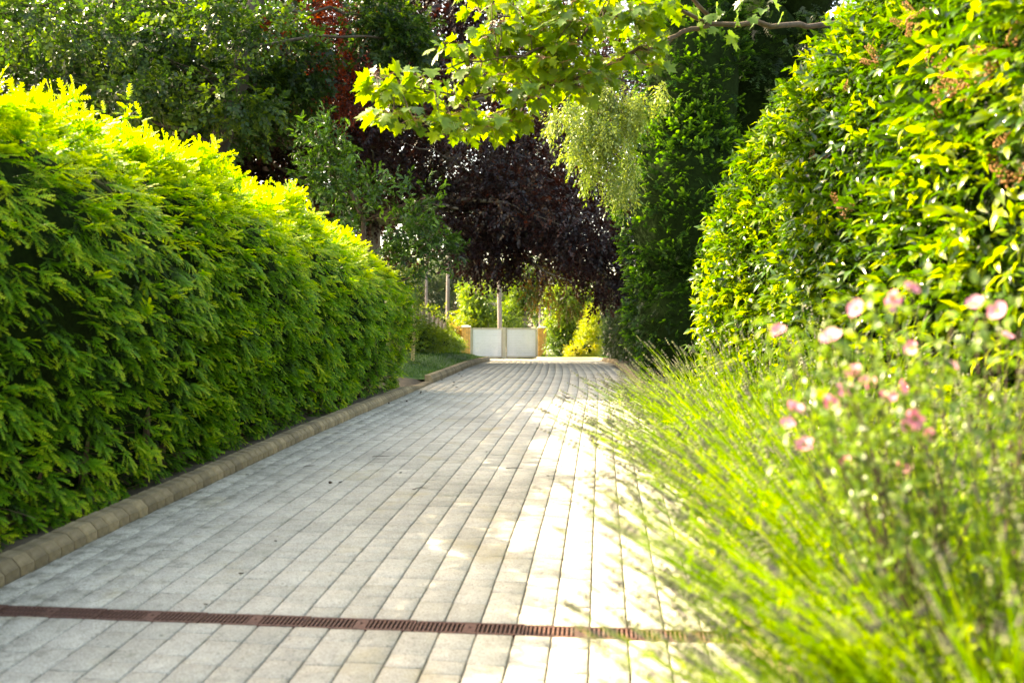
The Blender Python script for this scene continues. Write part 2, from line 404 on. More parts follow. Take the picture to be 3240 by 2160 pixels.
SMALL_SP = [spray(leaf_kite(.45, .08, .1), 11, .32, .058, 55, rg0, .4) for _ in range(4)]
GEN_SP = [spray(leaf_kite(.55, .1, .12), 10, .4, .09, 60, rg0, .2, jit=.5) for _ in range(4)]
BIG_SP = [spray(leaf_kite(.65, .1, .12), 9, .6, .17, 60, rg0, .25, jit=.5) for _ in range(4)]
PINE_SP = [spray(leaf_kite(.16, .02, .05), 20, .5, .13, 50, rg0, .1, jit=.5) for _ in range(3)]

def rand_dirs(n, rg):
    d = rg.normal(size=(n, 3)); return d / np.linalg.norm(d, axis=1, keepdims=True)
def crown_points(blobs, n, rg, shell=.45, gap=0.0, gf=1.2, seed=1):
    """points in ellipsoids (centre, radii, weight), thinned by noise so that clumps and gaps form"""
    w = np.array([b[2] for b in blobs], float); w /= w.sum()
    P = []; N = []
    tot = 0
    while tot < n:
        k = rg.choice(len(blobs), size=n, p=w)
        d = rand_dirs(n, rg); r = (shell + (1 - shell) * rg.random(n) ** .6)[:, None]
        c = np.array([blobs[i][0] for i in k], float); ra = np.array([blobs[i][1] for i in k], float)
        p = c + d * r * ra
        keep = noise3(p, gf, seed) > gap + .5 * rg.normal(size=n) * .35
        P.append(p[keep]); N.append((d / ra)[keep]); tot += keep.sum()
    P = np.vstack(P)[:n]; N = np.vstack(N)[:n]
    return P, N / np.linalg.norm(N, axis=1, keepdims=True)
def crown(name, parent, blobs, n, tmpls, mat, rg, size=(.8, 1.25), droop=-.25, out=.8, jit=.5, shell=.45, gap=-.2, gf=1.2, tone=.5, tvar=.18, seed=1, smooth=False, clip=None, front=None, kind='stuff'):
    P, N = crown_points(blobs, n, rg, shell, gap, gf, seed)
    if clip is not None:
        k = clip(P); P = P[k]; N = N[k]
    if front is not None:
        k = (N * (np.array([0, 0, 1.6]) - P)).sum(1) > front * np.linalg.norm(P, axis=1); P = P[k]; N = N[k]
    m = len(P)
    D = N * out + rg.normal(size=(m, 3)) * jit + np.array([0, 0, droop])
    U = np.array([0, 0, 1.]) + rg.normal(size=(m, 3)) * .45
    rnd = tone + rg.normal(size=m) * tvar + .18 * noise3(P, 1.4, seed + 9)
    return scatter(name, tmpls, P, frames(D, U), rg.uniform(size[0], size[1], m), rnd, mat, parent, kind, smooth, tuple(parent.location))
def limb(p0, p1, r0, r1, rg, k=7, sag=.0, wob=.06):
    p0 = Vector(p0); p1 = Vector(p1); L = (p1 - p0).length; pts = []; rr = []
    for i in range(k):
        t = i / (k - 1)
        q = p0.lerp(p1, t); j = wob * L * math.sin(math.pi * t)
        q += Vector((rg.normal() * j * .5, rg.normal() * j * .5, rg.normal() * j * .3 + sag * L * math.sin(math.pi * t)))
        pts.append(q); rr.append(r0 + (r1 - r0) * t)
    return pts, rr

# ------------------------------------------------------------------ ground
def sstep(x, a, b):
    t = np.clip((x - a) / (b - a), 0, 1); return t * t * (3 - 2 * t)
def ground_z(x, y):
    x = np.asarray(x, float); y = np.asarray(y, float)
    g = G(y); l = XL(y); r = XR(y)
    z = g - .055
    left = np.clip(l - .12 - x, 0, None); right = np.clip(x - r - .12, 0, None)
    z = z + np.where(left > 0, .10, 0) * sstep(left, 0, .12) + np.where(right > 0, .10, 0) * sstep(right, 0, .12)
    z = z + .55 * sstep(right, .04, .55) * (1 - sstep(y, 6, 11))
    z = z + lawn_rise(left, y) * .75
    return z
def lawn_rise(left, y):
    return (.16 * sstep(left, .05, .9) + .30 * sstep(left, .8, 3.0)) * sstep(y, 14, 19) * (1 - .85 * sstep(y, 36, 50))
ys = np.unique(np.concatenate([np.arange(-14, 20, .35), np.arange(20, 60, .5), np.arange(60, 220, 8)]))
xs = np.unique(np.concatenate([np.arange(-140, -16, 6), np.arange(-16, -6, .6), np.arange(-6, 6, .2), np.arange(6, 20, .9), np.arange(20, 141, 6)]))
XX, YY = np.meshgrid(xs, ys); ZZ = ground_z(XX.ravel(), YY.ravel())
ZZ = ZZ + .012 * noise3(np.stack([XX.ravel(), YY.ravel(), ZZ * 0], 1), 5, 2) * (np.abs(XX.ravel()) < 30)
nx, ny = len(xs), len(ys)
ii = np.arange((ny - 1) * (nx - 1)); rr_, cc_ = ii // (nx - 1), ii % (nx - 1); a_ = rr_ * nx + cc_
ground = link('ground', mesh_from_arrays('ground', np.stack([XX.ravel(), YY.ravel(), ZZ], 1), np.stack([a_, a_ + 1, a_ + nx + 1, a_ + nx], 1), smooth=True), M_SOIL, kind='structure')
tag(ground, 'bare brown soil under the hedges and shrubs', None)

# ------------------------------------------------------------------ driveway of pavers
DV = 4.372; DW = .066                               # drain position along the drive, half width
dr_y = np.arange(-6, 52.01, .4)
V = []; F = []
for i, y in enumerate(dr_y):
    for k in range(13):
        t = k / 12; x = XL(y) + (XR(y) - XL(y)) * t; V.append((x, y, G(y) - .014))
for i in range(len(dr_y) - 1):
    for k in range(12):
        a = i * 13 + k; F.append((a, a + 1, a + 14, a + 13))
drive = link('driveway', mesh_from_arrays('driveway', np.array(V), np.array(F)), M_JOINT, kind='structure')
tag(drive, 'driveway of light grey concrete pavers laid in long rows')
PITCH = 3.67 / 22
LENS = [.125, .165, .24]
def paver_tmpl(L, rnd):
    w = PITCH / 2 - .0040; l = L / 2 - .0022; c = .0045; zt = .0; jr = lambda: random.uniform(-.0016, .0016)
    bot = [(-w, -l), (w, -l), (w, l), (-w, l)]
    V = [(x + jr(), y + jr(), -.03) for x, y in bot] + [(V_[0], V_[1], -c) for V_ in [(x + jr(), y + jr()) for x, y in bot]]
    V += [(x * (1 - c / w) + jr(), y * (1 - c / l) + jr(), zt + random.uniform(-.0006, .0006)) for x, y in bot]
    F = []
    for b in (0, 4):
        for k in range(4): F.append((b + k, b + (k + 1) % 4, b + 4 + (k + 1) % 4, b + 4 + k))
    F.append((8, 9, 10, 11))
    return Tmpl(V, F, [rnd] * 12)
PAVT = [[paver_tmpl(L, r) for r in np.linspace(.05, .95, 8)] for L in LENS]
PAVM = [[mesh_from_arrays('paver', t.V, t.F, t.r) for t in row] for row in PAVT]
for row in PAVM:
    for me in row: me.materials.append(M_PAVER)
pav = []                                            # x, y, length class, tone
for k in range(0, 34):
    u = (k + .5) * PITCH
    v = -1.2 - random.random() * .15
    run = random.choice([0, 1, 2])
    while v < 52:
        c = random.choices([0, 1, 2], [.22, .36, .42])[0]; L = LENS[c]
        if v < DV - DW and v + L > DV - DW - .10:    # cut course against the drain
            rest = DV - DW - v
            if rest < .09: v = DV + DW; continue
            c = int(np.argmin([abs(q - rest) for q in LENS])); L = rest
            x, y = drive_xy(u, v + L / 2); pav.append((x, y, c, random.randrange(8), L / LENS[c], k)); v = DV + DW; continue
        x, y = drive_xy(u, v + L / 2)
        if k < 22 and y < 30 or (x < XR(y) - .05 and x > XL(y)):
            if not (k >= 22 and y < 17): pav.append((x, y, c, random.randrange(8), 1.0, k))
        v += L
def seen(x, y):
    if y < 3.2: return 0
    px = 1620 + x / y * FPX
    return 1.0 / y if -60 < px < 2150 - max(0, 4.2 - y) * -100 else 0
pav.sort(key=lambda q: -seen(q[0], q[1]))
def pav_frame(x, y):
    slope = math.atan(float(G(y + .1) - G(y - .1)) / .2); th = math.atan(float(XL(y + .2) - XL(y - .2)) / .4)
    return slope, th
for (x, y, c, t, s, k) in pav[:300]:
    slope, th = pav_frame(x, y)
    o = link('paver', PAVM[c][t], None, drive); o.location = (x, y, float(G(y)) + random.uniform(-.0012, .0012))
    o.rotation_euler = (slope + random.gauss(0, .003), random.gauss(0, .004), -th + random.gauss(0, .004)); o.scale = (1, s, 1)
rest = pav[300:]
P = np.array([(q[0], q[1], float(G(q[1])) + random.uniform(-.0015, .0015)) for q in rest])
Ms = np.array([np.array(Euler((pav_frame(q[0], q[1])[0] + random.gauss(0, .003), random.gauss(0, .004), -pav_frame(q[0], q[1])[1] + random.gauss(0, .004))).to_matrix()) for q in rest])
flat = [t for row in PAVT for t in row]
VV = []; FF = []; RR = []; b = 0
for i, q in enumerate(rest):
    t = PAVT[q[2]][q[3]]
    VV.append((t.V * (1, q[4], 1)) @ Ms[i].T + P[i]); FF.append(t.F + b); RR.append(t.r); b += 12
link('paver_field', mesh_from_arrays('paver_field', np.vstack(VV), np.vstack(FF), np.concatenate(RR)), M_PAVER, drive, 'stuff')

# drain grates: half-metre cast sections
ORD = ['leftmost of the row', 'second from the left', 'third from the left', 'fourth from the left', 'fifth from the left, beside the wide gap',
       'sixth from the left', 'seventh from the left, in the sun patch', 'last one, half under the lavender']
bar = MB(); bar.box((-.0052, -.048, -.02), (.0052, .048, 0), bev=.0015); bar_me = None
chan = MB()
u_lock = 1.85 + (774 - 1390) / 694 - 2 * .5
for i in range(8):
    uc = (u_lock + i * .5) * 1.0
    x, y = drive_xy(uc, DV); slope, th = pav_frame(x, y)
    g = thing('drain_grate', (x, y, float(G(y)) - .001), 'rusty brown slotted drain grate across the drive, ' + ORD[min(i, 7)], 'drain grate', 'drain grates in a row across the drive', 0)
    g.rotation_euler = (slope, 0, -th + random.gauss(0, .004))
    f = MB(); hl = .2465
    f.box((-hl, -.064, -.02), (hl, -.050, .001), bev=.002); f.box((-hl, .050, -.02), (hl, .064, .001), bev=.002)
    f.box((-hl, -.0495, -.02), (-hl + .008, .0495, .0005)); f.box((hl - .008, -.0495, -.02), (hl, .0495, .0005))
    f.build('frame', M_IRON, g)
    lk = MB(); lk.box((-.028, -.0495, -.019), (-.006, .0495, .0002)); lk.box((.006, -.0495, -.019), (.028, .0495, .0002))
    lk.box((-.0055, -.0495, -.019), (.0055, -.012, .0002)); lk.box((-.0055, .012, -.019), (.0055, .0495, .0002)); lk.box((-.0055, -.0045, -.019), (.0055, .0045, -.002))
    lk.build('lock_plate', M_IRON, g)
    for s in (-1, 1):
        for k in range(10):
            xx = s * (.0405 + k * .0205)
            if bar_me is None:
                ob = bar.build('bar', M_IRON, g); bar_me = ob.data
            else: ob = link('bar', bar_me, None, g)
            ob.location = (xx, 0, 0)
x0, y0 = drive_xy(u_lock - .3, DV); x1, y1 = drive_xy(u_lock + 3.9, DV)
ch = MB()
d = Vector((x1 - x0, y1 - y0, 0)).normalized(); nrm = Vector((-d.y, d.x, 0))
for s in (-1, 1):
    a = Vector((x0, y0, 0)) + nrm * .0655 * s; e = Vector((x1, y1, 0)) + nrm * .0655 * s
    pass
V = []
for (xx, yy) in ((x0, y0), (x1, y1)):
    for o_ in (-.064, .064):
        V.append((xx + nrm.x * o_, yy + nrm.y * o_, float(G(yy + nrm.y * o_)) - .0125))
ch.add(V, [(0, 2, 3, 1)])
ch.build('drain_shade_sheet', M_BLACK, drive)  # flat black sheet under the bars: the channel's depth shade as colour

# kerbs
def kerb_profile(h):
    return [(0, -.08), (.003, h * .5), (.05, h), (.15, h + .002), (.155, -.08)]
def kerb_block_tmpl(L, h, side, rg):
    pr = kerb_profile(h); V = []
    e_ = min(.007, L * .1)
    for yy, k_ in ((-L / 2 + e_ * .5, 1), (-L / 2 + e_ * 2.6, 0), (L / 2 - e_ * 2.6, 0), (L / 2 - e_ * .5, 1)):
        for (o_, z) in pr: V.append((side * (o_ + rg.normal() * .0015 + .005 * k_ * (o_ < .1)), yy + rg.normal() * .001, z + rg.normal() * .0015 - .005 * k_ * (z > 0)))
    F = [tuple(j * 5 + q for q in ((i, i + 1, i + 6, i + 5) if side < 0 else (i + 5, i + 6, i + 1, i))) for i in range(4) for j in range(3)]
    return V, F, [(4, 3, 2, 1, 0), (15, 16, 17, 18, 19)]
def kerb_run(label, fx, d0, d1, pitch, hfun, side, maxobj, sub=None):
    k = bpy.data.objects.new('kerb', None); COL.objects.link(k); tag(k, label, kind='structure'); k.location = (float(fx(d0)), d0, float(G(d0)))
    rg = np.random.default_rng(int(d0 * 10) + 5)
    variants = {}
    d = d0; n = 0; far = MB()
    while d < d1:
        sl = float(fx(d + .1) - fx(d - .1)) / .2; ln = math.hypot(1, sl)
        dd = pitch / ln; dm = d + dd / 2; h = round(float(hfun(dm)) / .01) * .01
        th = math.atan(float(fx(dm + .2) - fx(dm - .2)) / .4); slope = math.atan(float(G(dm + .1) - G(dm - .1)) / .2)
        M = Matrix.Translation((float(fx(dm)), dm, float(G(dm)))) @ Euler((slope + rg.normal() * .006, rg.normal() * .012, -th + rg.normal() * .01)).to_matrix().to_4x4()
        if n < maxobj:
            key = (h, rg.integers(0, 6))
            if key not in variants:
                Vv, F, caps = kerb_block_tmpl(pitch, h, side, rg)
                me = bpy.data.meshes.new('kerb_stone'); me.from_pydata(Vv, [], F + caps); me.materials.append(M_KERB)
                at_ = me.attributes.new('rnd', 'FLOAT', 'POINT'); at_.data.foreach_set('value', [rg.random()] * len(Vv)); variants[key] = me
            o = link('kerb_stone', variants[key], None, k)
            o.matrix_local = Matrix.Translation(-Vector(k.location)) @ M
        else:
            Vv, F, caps = kerb_block_tmpl(pitch, h, side, rg)
            far.add([tuple(M @ Vector(p) - Vector(k.location)) for p in Vv], F + caps, float(rg.random()))
        d += dd; n += 1
    if far.v: far.build('far_kerb_stones', M_KERB, k, 'stuff')
    return k
kerb_run('low sandstone kerb of small blocks along the foot of the left hedge', XL, .5, 16.55, .124, lambda d: .10 - .075 * float(sstep(d, 14.2, 16.3)), -1, 300)
kerb_run('raised sandstone kerb along the edge of the lawn', XL, 16.75, 49, .124, lambda d: .14, -1, 120)
kerb_run('sandstone kerb along the right side of the drive', XR, .5, 40.0, .124, lambda d: .11, 1, 140)
# kerb that returns across to the gate pillar
def ret(d): return d
kr = bpy.data.objects.new('kerb', None); COL.objects.link(kr); tag(kr, 'sunlit pale kerb running across in front of the right gate pillar', kind='structure'); kr.location = (2.5, 41.3, float(G(41.3)))
path = [Vector((float(XR(d)), d)) for d in np.arange(39.9, 50.5, .1)]
acc = 0; k_me = None
for i in range(len(path) - 1):
    a, b_ = path[i], path[i + 1]; seg = (b_ - a).length; m = max(1, int(round(seg / .2)))
    for j in range(m):
        p = a.lerp(b_, (j + .5) / m); dr = (b_ - a).normalized(); L = seg / m
        if k_me is None:
            Vv, F, caps = kerb_block_tmpl(1.0, .13, 1, np.random.default_rng(2)); k_me = bpy.data.meshes.new('kerb_stone'); k_me.from_pydata(Vv, [], F + caps); k_me.materials.append(M_KERB)
            at_ = k_me.attributes.new('rnd', 'FLOAT', 'POINT'); at_.data.foreach_set('value', [.8] * len(Vv))
        o = link('kerb_stone', k_me, None, kr); o.location = (p.x - 2.5, p.y - 41.3, float(G(p.y)) - kr.location.z)
        o.rotation_euler = (0, 0, math.atan2(-dr.x, dr.y)); o.scale = (1, max(.05, L), 1)

# ------------------------------------------------------------------ lawn
def lawn_z(x, y):
    left = np.clip(XL(y) - .15 - x, 0, None)
    return G(y) + .115 * sstep(y, 16.7, 17.6) + .035 + lawn_rise(left, y) - .035 * sstep(y, 17, 18)
V = []; F = []
lys = np.arange(16.9, 50.6, .35); nl = 30
for y in lys:
    xr = XL(y) - .152; y_ = y
    for k in range(nl + 1):
        t = (k / nl) ** 1.5; x = xr - 8.5 * t
        V.append((x, y, float(lawn_z(x, y))))
for i in range(len(lys) - 1):
    for k in range(nl):
        a = i * (nl + 1) + k; F.append((a + 1, a, a + nl + 1, a + nl + 2))
lawn = link('lawn', mesh_from_arrays('lawn', np.array(V), np.array(F), smooth=True), M_LAWN, kind='structure'); tag(lawn, 'mown lawn rising to the left of the drive')
V = []; F = []
for i, y in enumerate(np.arange(40.2, 50.8, .3)):
    for k in range(16):
        x = float(XR(y)) + .156 + k * .45; V.append((x, y, float(G(y)) + .125 + .06 * (k / 16)))
n_ = len(V) // 16
for i in range(n_ - 1):
    for k in range(15):
        a = i * 16 + k; F.append((a, a + 1, a + 17, a + 16))
verge = link('grass_verge', mesh_from_arrays('grass_verge', np.array(V), np.array(F), smooth=True), M_LAWN, kind='structure'); tag(verge, 'sunny strip of grass beside the right gate pillar')
def blades(name, X, Y, Z, h, mat, label, rg, w=.006):
    n = len(X); P = np.stack([X, Y, Z], 1)
    lean = rg.normal(size=(n, 3)) * .35; lean[:, 2] = 1; lean /= np.linalg.norm(lean, axis=1, keepdims=True)
    side = np.stack([np.cos(a := rg.uniform(0, 6.28, n)), np.sin(a), np.zeros(n)], 1)
    hh = (h * rg.uniform(.5, 1.4, n))[:, None]
    Vv = np.stack([P - side * w, P + side * w, P + lean * hh], 1).reshape(-1, 3)
    o = link(name, mesh_from_arrays(name, Vv, np.arange(3 * n).reshape(-1, 3), np.repeat(np.clip(rg.normal(.5, .22, n), 0, 1), 3)), mat, None, 'stuff')
    return tag(o, label, 'grass')
rg = np.random.default_rng(11)
n = 30000
Y = 17 + (rg.random(n) ** 1.5) * 24; X = XL(Y) - .16 - rg.random(n) ** 1.2 * 5.5
blades('grass', X, Y, lawn_z(X, Y) - .005, .05, L_GRASS, 'short green grass blades of the left lawn', rg, .005)
n = 16000
Y = rg.uniform(40.5, 50.6, n); X = XR(Y) + .17 + rg.random(n) * 3.5
blades('grass', X, Y, G(Y) + .12, .05, L_GRASS, 'bright grass blades on the strip by the right pillar', rg, .008)

# ------------------------------------------------------------------ yew hedge on the left
def hedge_face(y, h):                               # x of the clipped face at height fraction h (0..1)
    return XL(y) - .33 + .20 * np.sin(np.clip(h, 0, 1) * 2.9) - .68 * np.clip((h - .56) / .44, 0, 1) ** 2.3 + .09 * np.sin(y * 2.1 + 1.0) * np.clip(h, .2, 1) + .05 * np.sin(y * 4.7) * h
def hedge_top(y): return CAMZ + .10 * np.sin(np.asarray(y) * 2.3 + .6) + .07 * np.sin(np.asarray(y) * 4.9 + 1) + np.interp(y, [0, 5, 6, 7.5, 10.5, 13, 15.2], [1.30, 1.44, 1.55, 1.70, 1.72, 1.67, 1.48])
HY0, HY1 = .4, 15.15
yh = thing('yew_hedge', (float(XL(8)) - .9, 8, float(G(8))), 'long clipped yew hedge with bright yellow-green top along the left kerb', 'hedge')
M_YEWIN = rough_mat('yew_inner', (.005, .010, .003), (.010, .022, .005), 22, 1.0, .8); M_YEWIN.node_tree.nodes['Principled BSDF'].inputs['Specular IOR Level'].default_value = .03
V = []; F = []
cy_ = np.arange(HY0, HY1 - .1, .25); hs = np.linspace(0, 1, 11)
prof_n = 11 + 6
for y in cy_:
    g = float(G(y)) + .02; top = float(hedge_top(y)) - .17
    e = min(1, (HY1 - y) / .5)
    row = []
    for h in hs: row.append((float(hedge_face(y, h)) - .25 - .25 * (1 - e) + .03 * math.sin(y * 5 + h * 9), y, g + .12 + (top - g - .12) * h * (1 - .12 * (1 - e))))
    for t in np.linspace(.15, 1, 6): row.append((row[10][0] - t * .75, y, row[10][2] - .05 * t - (.0 if t < .9 else top - g - .12)))
    V += row
for i in range(len(cy_) - 1):
    for k in range(prof_n - 1):
        a = i * prof_n + k; F.append((a, a + 1, a + prof_n + 1, a + prof_n))
last = (len(cy_) - 1) * prof_n
cen = len(V); V.append((float(hedge_face(HY1, .5)) - .7, HY1 - .15, float(G(HY1)) + 1.1))
F4 = F + [(last + k + 1, last + k, cen, cen) for k in range(prof_n - 1)]
core = link('dark_core', mesh_from_arrays('dark_core', local(yh, V), np.array(F)), M_YEWIN, yh)  # solid dark hull added inside the hedge to block light
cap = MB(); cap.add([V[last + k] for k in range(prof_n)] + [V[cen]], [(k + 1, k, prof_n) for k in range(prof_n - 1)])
cap.build('dark_core_end', core.data.materials[0], yh, off=tuple(yh.location))  # closes the end of the added dark hull
# short trunks showing at the foot
tr = MB()
for y in np.arange(.8, 15, .42):
    x = float(XL(y)) - .55 + random.uniform(-.08, .08); g = float(G(y))
    tr.tube([(x, y, g - .05), (x + .02, y + .03, g + .5), (x - .03, y, g + 1.4)], [.035, .028, .015], 6)
for _ in range(260):
    y = 3 * 5 ** random.random(); x = float(XL(y)) - .40 + random.uniform(-.15, .08); g = float(G(y)) + random.uniform(.05, .5)
    e = Vector((x + random.uniform(.0, .22), y + random.uniform(-.2, .2), g + random.uniform(-.1, .12))); tr.tube([(x - .15, y, g), ((x - .15 + e.x) / 2, (y + e.y) / 2, g + .03), e], [.004, .003, .0015], 3, cap=False)
tr.build('stems', M_TWIG, yh, off=tuple(yh.location))
rg = np.random.default_rng(21)
def yew_face(n, y0, y1, tm, sc):
    # density follows 1/distance so that near and far read alike
    y = y0 * (y1 / y0) ** rg.random(n); h = rg.random(n)
    g = G(y); top = hedge_top(y)
    lump = noise3(np.stack([y * 1, h * 2.4, y * 0], 1), 6.5, 5) * .6 + noise3(np.stack([y * 1, h * 2.4, y * 0], 1), 2.2, 15) * .5
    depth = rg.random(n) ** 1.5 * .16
    x = hedge_face(y, h) - .06 - depth + .075 * lump
    z = g + .05 + (top - g - .07) * h
    P = np.stack([x, y, z], 1)
    D = np.stack([.8 + .25 * rg.normal(size=n), -.15 + .5 * rg.normal(size=n), -.32 + .36 * rg.normal(size=n) + .75 * np.clip((h - .62) / .3, 0, 1)], 1)
    U = np.stack([.45 + .3 * rg.normal(size=n), -.25 + .4 * rg.normal(size=n), np.ones(n)], 1)
    rnd = .51 + .16 * rg.normal(size=n) + .38 * np.clip((h - .52) / .34, 0, 1) - 2.2 * depth + .12 * lump  # new growth and sunlight above, gap shade deeper in, put into the tone
    return P, frames(D, U), sc * rg.uniform(.75, 1.25, n), rnd, tm
def yew_top(n, y0, y1, tm, sc):
    y = y0 * (y1 / y0) ** rg.random(n); t = rg.random(n)
    x = hedge_face(y, 1) + .12 - t * .85; lump = noise3(np.stack([x * 2, y, y * 0], 1), 3.2, 6)
    z = hedge_top(y) - .08 - rg.random(n) ** 1.5 * .16 + .16 * lump + .03 * np.sin(t * 3.1)
    P = np.stack([x, y, z], 1)
    D = np.stack([.45 * (1 - t) + .5 * rg.normal(size=n), .45 * rg.normal(size=n), .6 + .35 * rg.normal(size=n)], 1)
    U = np.stack([.4 * rg.normal(size=n) + .5, .5 * rg.normal(size=n), .8 + .3 * rg.normal(size=n)], 1)
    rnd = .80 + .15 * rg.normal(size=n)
    return P, frames(D, U), sc * rg.uniform(.8, 1.3, n), rnd, tm
def yew_end(n, tm):
    t = rg.random(n); h = rg.random(n); y = np.full(n, HY1 - .1) - rg.random(n) * .15 - .3 * (t - .3) ** 2
    x = hedge_face(y, h) - t * 1.0; z = G(y) + .1 + (hedge_top(y) - G(y) - .1) * h
    D = np.stack([.5 * (1 - t) + .4 * rg.normal(size=n), .8 + .2 * rg.normal(size=n), .0 + .35 * rg.normal(size=n)], 1)
    U = np.stack([.3 * rg.normal(size=n), .4 * rg.normal(size=n), np.ones(n)], 1)
    return np.stack([x, y, z], 1), frames(D, U), rg.uniform(.8, 1.2, n), .55 + .17 * rg.normal(size=n), tm
def multi(name, parts, mat, parent):
    for P, M, S, r, tm in parts:
        scatter(name, tm, P, M, S, r, mat, parent, 'stuff', False, tuple(parent.location))
def cat2(*ps): return tuple(np.concatenate([p[i] for p in ps]) for i in range(4)) + (ps[0][4],)
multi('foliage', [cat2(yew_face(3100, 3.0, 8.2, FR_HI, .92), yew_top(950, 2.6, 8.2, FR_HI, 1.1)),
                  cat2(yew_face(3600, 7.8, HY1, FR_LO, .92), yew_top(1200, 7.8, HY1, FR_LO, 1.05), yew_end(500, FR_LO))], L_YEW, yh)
# leading shoots standing proud of the clipped top: an axis with side shoots
def leader_tmpl(rg):
    it = []; n = 7; sh = SH_HI
    for i in range(n):
        t = i / n; a = i * 2.4 + rg.uniform(-.4, .4); up = rg.uniform(.15, .5)
        it.append((sh[i % 3], dir_rot((math.cos(a), math.sin(a), up), (0, 0, 1)), (.03 * t, 0, .06 + .22 * t), (1.5 - .8 * t) * rg.uniform(.8, 1.15), .05 + .2 * t))
    it.append((sh[2], dir_rot((.25, .1, 1), (1, 0, 0)), (.03, 0, .24), 1.1, .3))
    it.append((sh[2], dir_rot((.1, .0, 1), (0, 1, 0)), (0, 0, 0), 2.5, .0))
    return combine(it)
LEAD = [leader_tmpl(rg0) for _ in range(5)]
n = 120
y = 2.4 * (HY1 / 2.4) ** rg.random(n); x = hedge_face(y, 1) - rg.random(n) * .8; z = hedge_top(y) - .08 + .07 * rg.random(n)
D = rg.normal(size=(n, 3)) * .3; D[:, 2] = 1; Mz = frames(np.cross(D, np.array([[0, 1., 0]])), D)
nn_ = 330; y2 = 2.4 * (HY1 / 2.4) ** rg.random(nn_); t2 = rg.random(nn_); x2 = hedge_face(y2, 1) + .25 - t2 * .8
D2 = np.stack([.6 * rg.normal(size=nn_) + .45, .6 * rg.normal(size=nn_), .55 + .25 * rg.random(nn_)], 1); U2 = np.stack([-.2 + .3 * rg.normal(size=nn_), .3 * rg.normal(size=nn_), np.ones(nn_)], 1)
scatter('arching_shoot', FR_HI, np.stack([x2, y2, hedge_top(y2) - .10 - .18 * np.clip(.35 - t2, 0, 1)], 1), frames(D2, U2), rg.uniform(1.1, 2.1, nn_), .8 + .12 * rg.normal(size=nn_), L_YEW, yh, 'stuff', False, tuple(yh.location))
scatter('leading_shoot', LEAD, np.stack([x, y, z], 1), Mz, rg.uniform(.6, 1.6, n), .72 + .1 * rg.normal(size=n), L_YEW, yh, 'stuff', False, tuple(yh.location))

# ------------------------------------------------------------------ laurel hedge on the right
rg = np.random.default_rng(31)
lh = thing('laurel_hedge', (3.0, 6.5, float(G(6.5))), 'tall glossy laurel hedge with brown seed heads on the right of the drive', 'hedge')
LB = [((3.75, 4.1, 1.9), (1.75, 2.6, 2.9), 2.6), ((3.70, 5.3, 1.95), (1.70, 2.2, 2.85), 1.6), ((3.46, 7.2, 1.8), (1.45, 2.0, 2.5), 1.6), ((3.72, 6.3, 1.95), (1.7, 2.2, 2.75), 3.0), ((3.22, 8.0, 1.65), (1.25, 1.6, 2.3), 2.2), ((4.9, 6.5, 3.4), (1.6, 3.0, 2.2), 1.3), ((4.2, 2.4, 1.6), (1.7, 2.2, 2.3), 1.0)]
def blob_surface(blobs, n, rg, lump=.1, lf=2.2, seed=3, depth=.28, cull=.82):
    w = np.array([b[2] for b in blobs]); w = w / w.sum(); P = []; N = []; Dp = []; tot = 0
    while tot < n:
        k = rg.choice(len(blobs), size=n, p=w); d = rand_dirs(n, rg)
        c = np.array([blobs[i][0] for i in k]); ra = np.array([blobs[i][1] for i in k])
        dep = rg.random(n) ** 1.5 * depth
        nn = d / ra; nn /= np.linalg.norm(nn, axis=1, keepdims=True)
        p = c + d * ra; p = p + nn * (lump * noise3(p, lf, seed) - dep)[:, None]
        ok = np.ones(n, bool)
        for j, b in enumerate(blobs):
            q = (p - np.array(b[0])) / np.array(b[1]); ok &= (k == j) | ((q ** 2).sum(1) > cull ** 2)
        P.append(p[ok]); N.append(nn[ok]); Dp.append(dep[ok]); tot += ok.sum()
    return np.vstack(P)[:n], np.vstack(N)[:n], np.concatenate(Dp)[:n]
def core_blobs(parent, blobs, k, mat, name='dark_core', zmin=None):  # solid dark hulls added inside the foliage in place of branches
    import bmesh
    bm = bmesh.new()
    for c, ra, w in blobs:
        mtx = Matrix.Translation(Vector(c) - Vector(parent.location)) @ Matrix.Diagonal((*[q * k for q in ra], 1))
        bmesh.ops.create_icosphere(bm, subdivisions=3, radius=1, matrix=mtx)
    me = bpy.data.meshes.new(name); bm.to_mesh(me); bm.free()
    return link(name, me, mat, parent)
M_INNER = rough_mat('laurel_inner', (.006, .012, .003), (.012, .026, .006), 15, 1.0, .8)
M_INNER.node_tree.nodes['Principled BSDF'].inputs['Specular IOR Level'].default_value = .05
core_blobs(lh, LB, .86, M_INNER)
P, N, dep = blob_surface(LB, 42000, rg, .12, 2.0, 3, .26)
k = (P[:, 2] > G(P[:, 1]) + .25) & (P[:, 0] < 4.6 + .1 * P[:, 1]) & (P[:, 1] > 2.0) & (P[:, 0] < .64 * P[:, 1] + .5) & (P[:, 2] - CAMZ < .46 * P[:, 1] + .4) & ((N * (np.array([0, 0, 1.6]) - P)).sum(1) > -.25 * np.linalg.norm(P, axis=1)); P, N, dep = P[k], N[k], dep[k]
m = len(P)
D = N * .55 + rg.normal(size=(m, 3)) * .38 + np.array([-.25, -.15, -.05]); U = np.array([-.5, .1, .85]) + rg.normal(size=(m, 3)) * .4
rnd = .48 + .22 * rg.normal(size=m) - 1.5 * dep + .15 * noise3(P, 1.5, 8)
LAUR_NEAR = [spray(leaf_oval(.36, .06, .26), 8, .18, .085, 60, rg0, .1, whorl=True, jit=.4) for _ in range(5)]
Mf = frames(D, U); Sz = rg.uniform(.8, 1.25, m); nr = P[:, 1] < 5.0
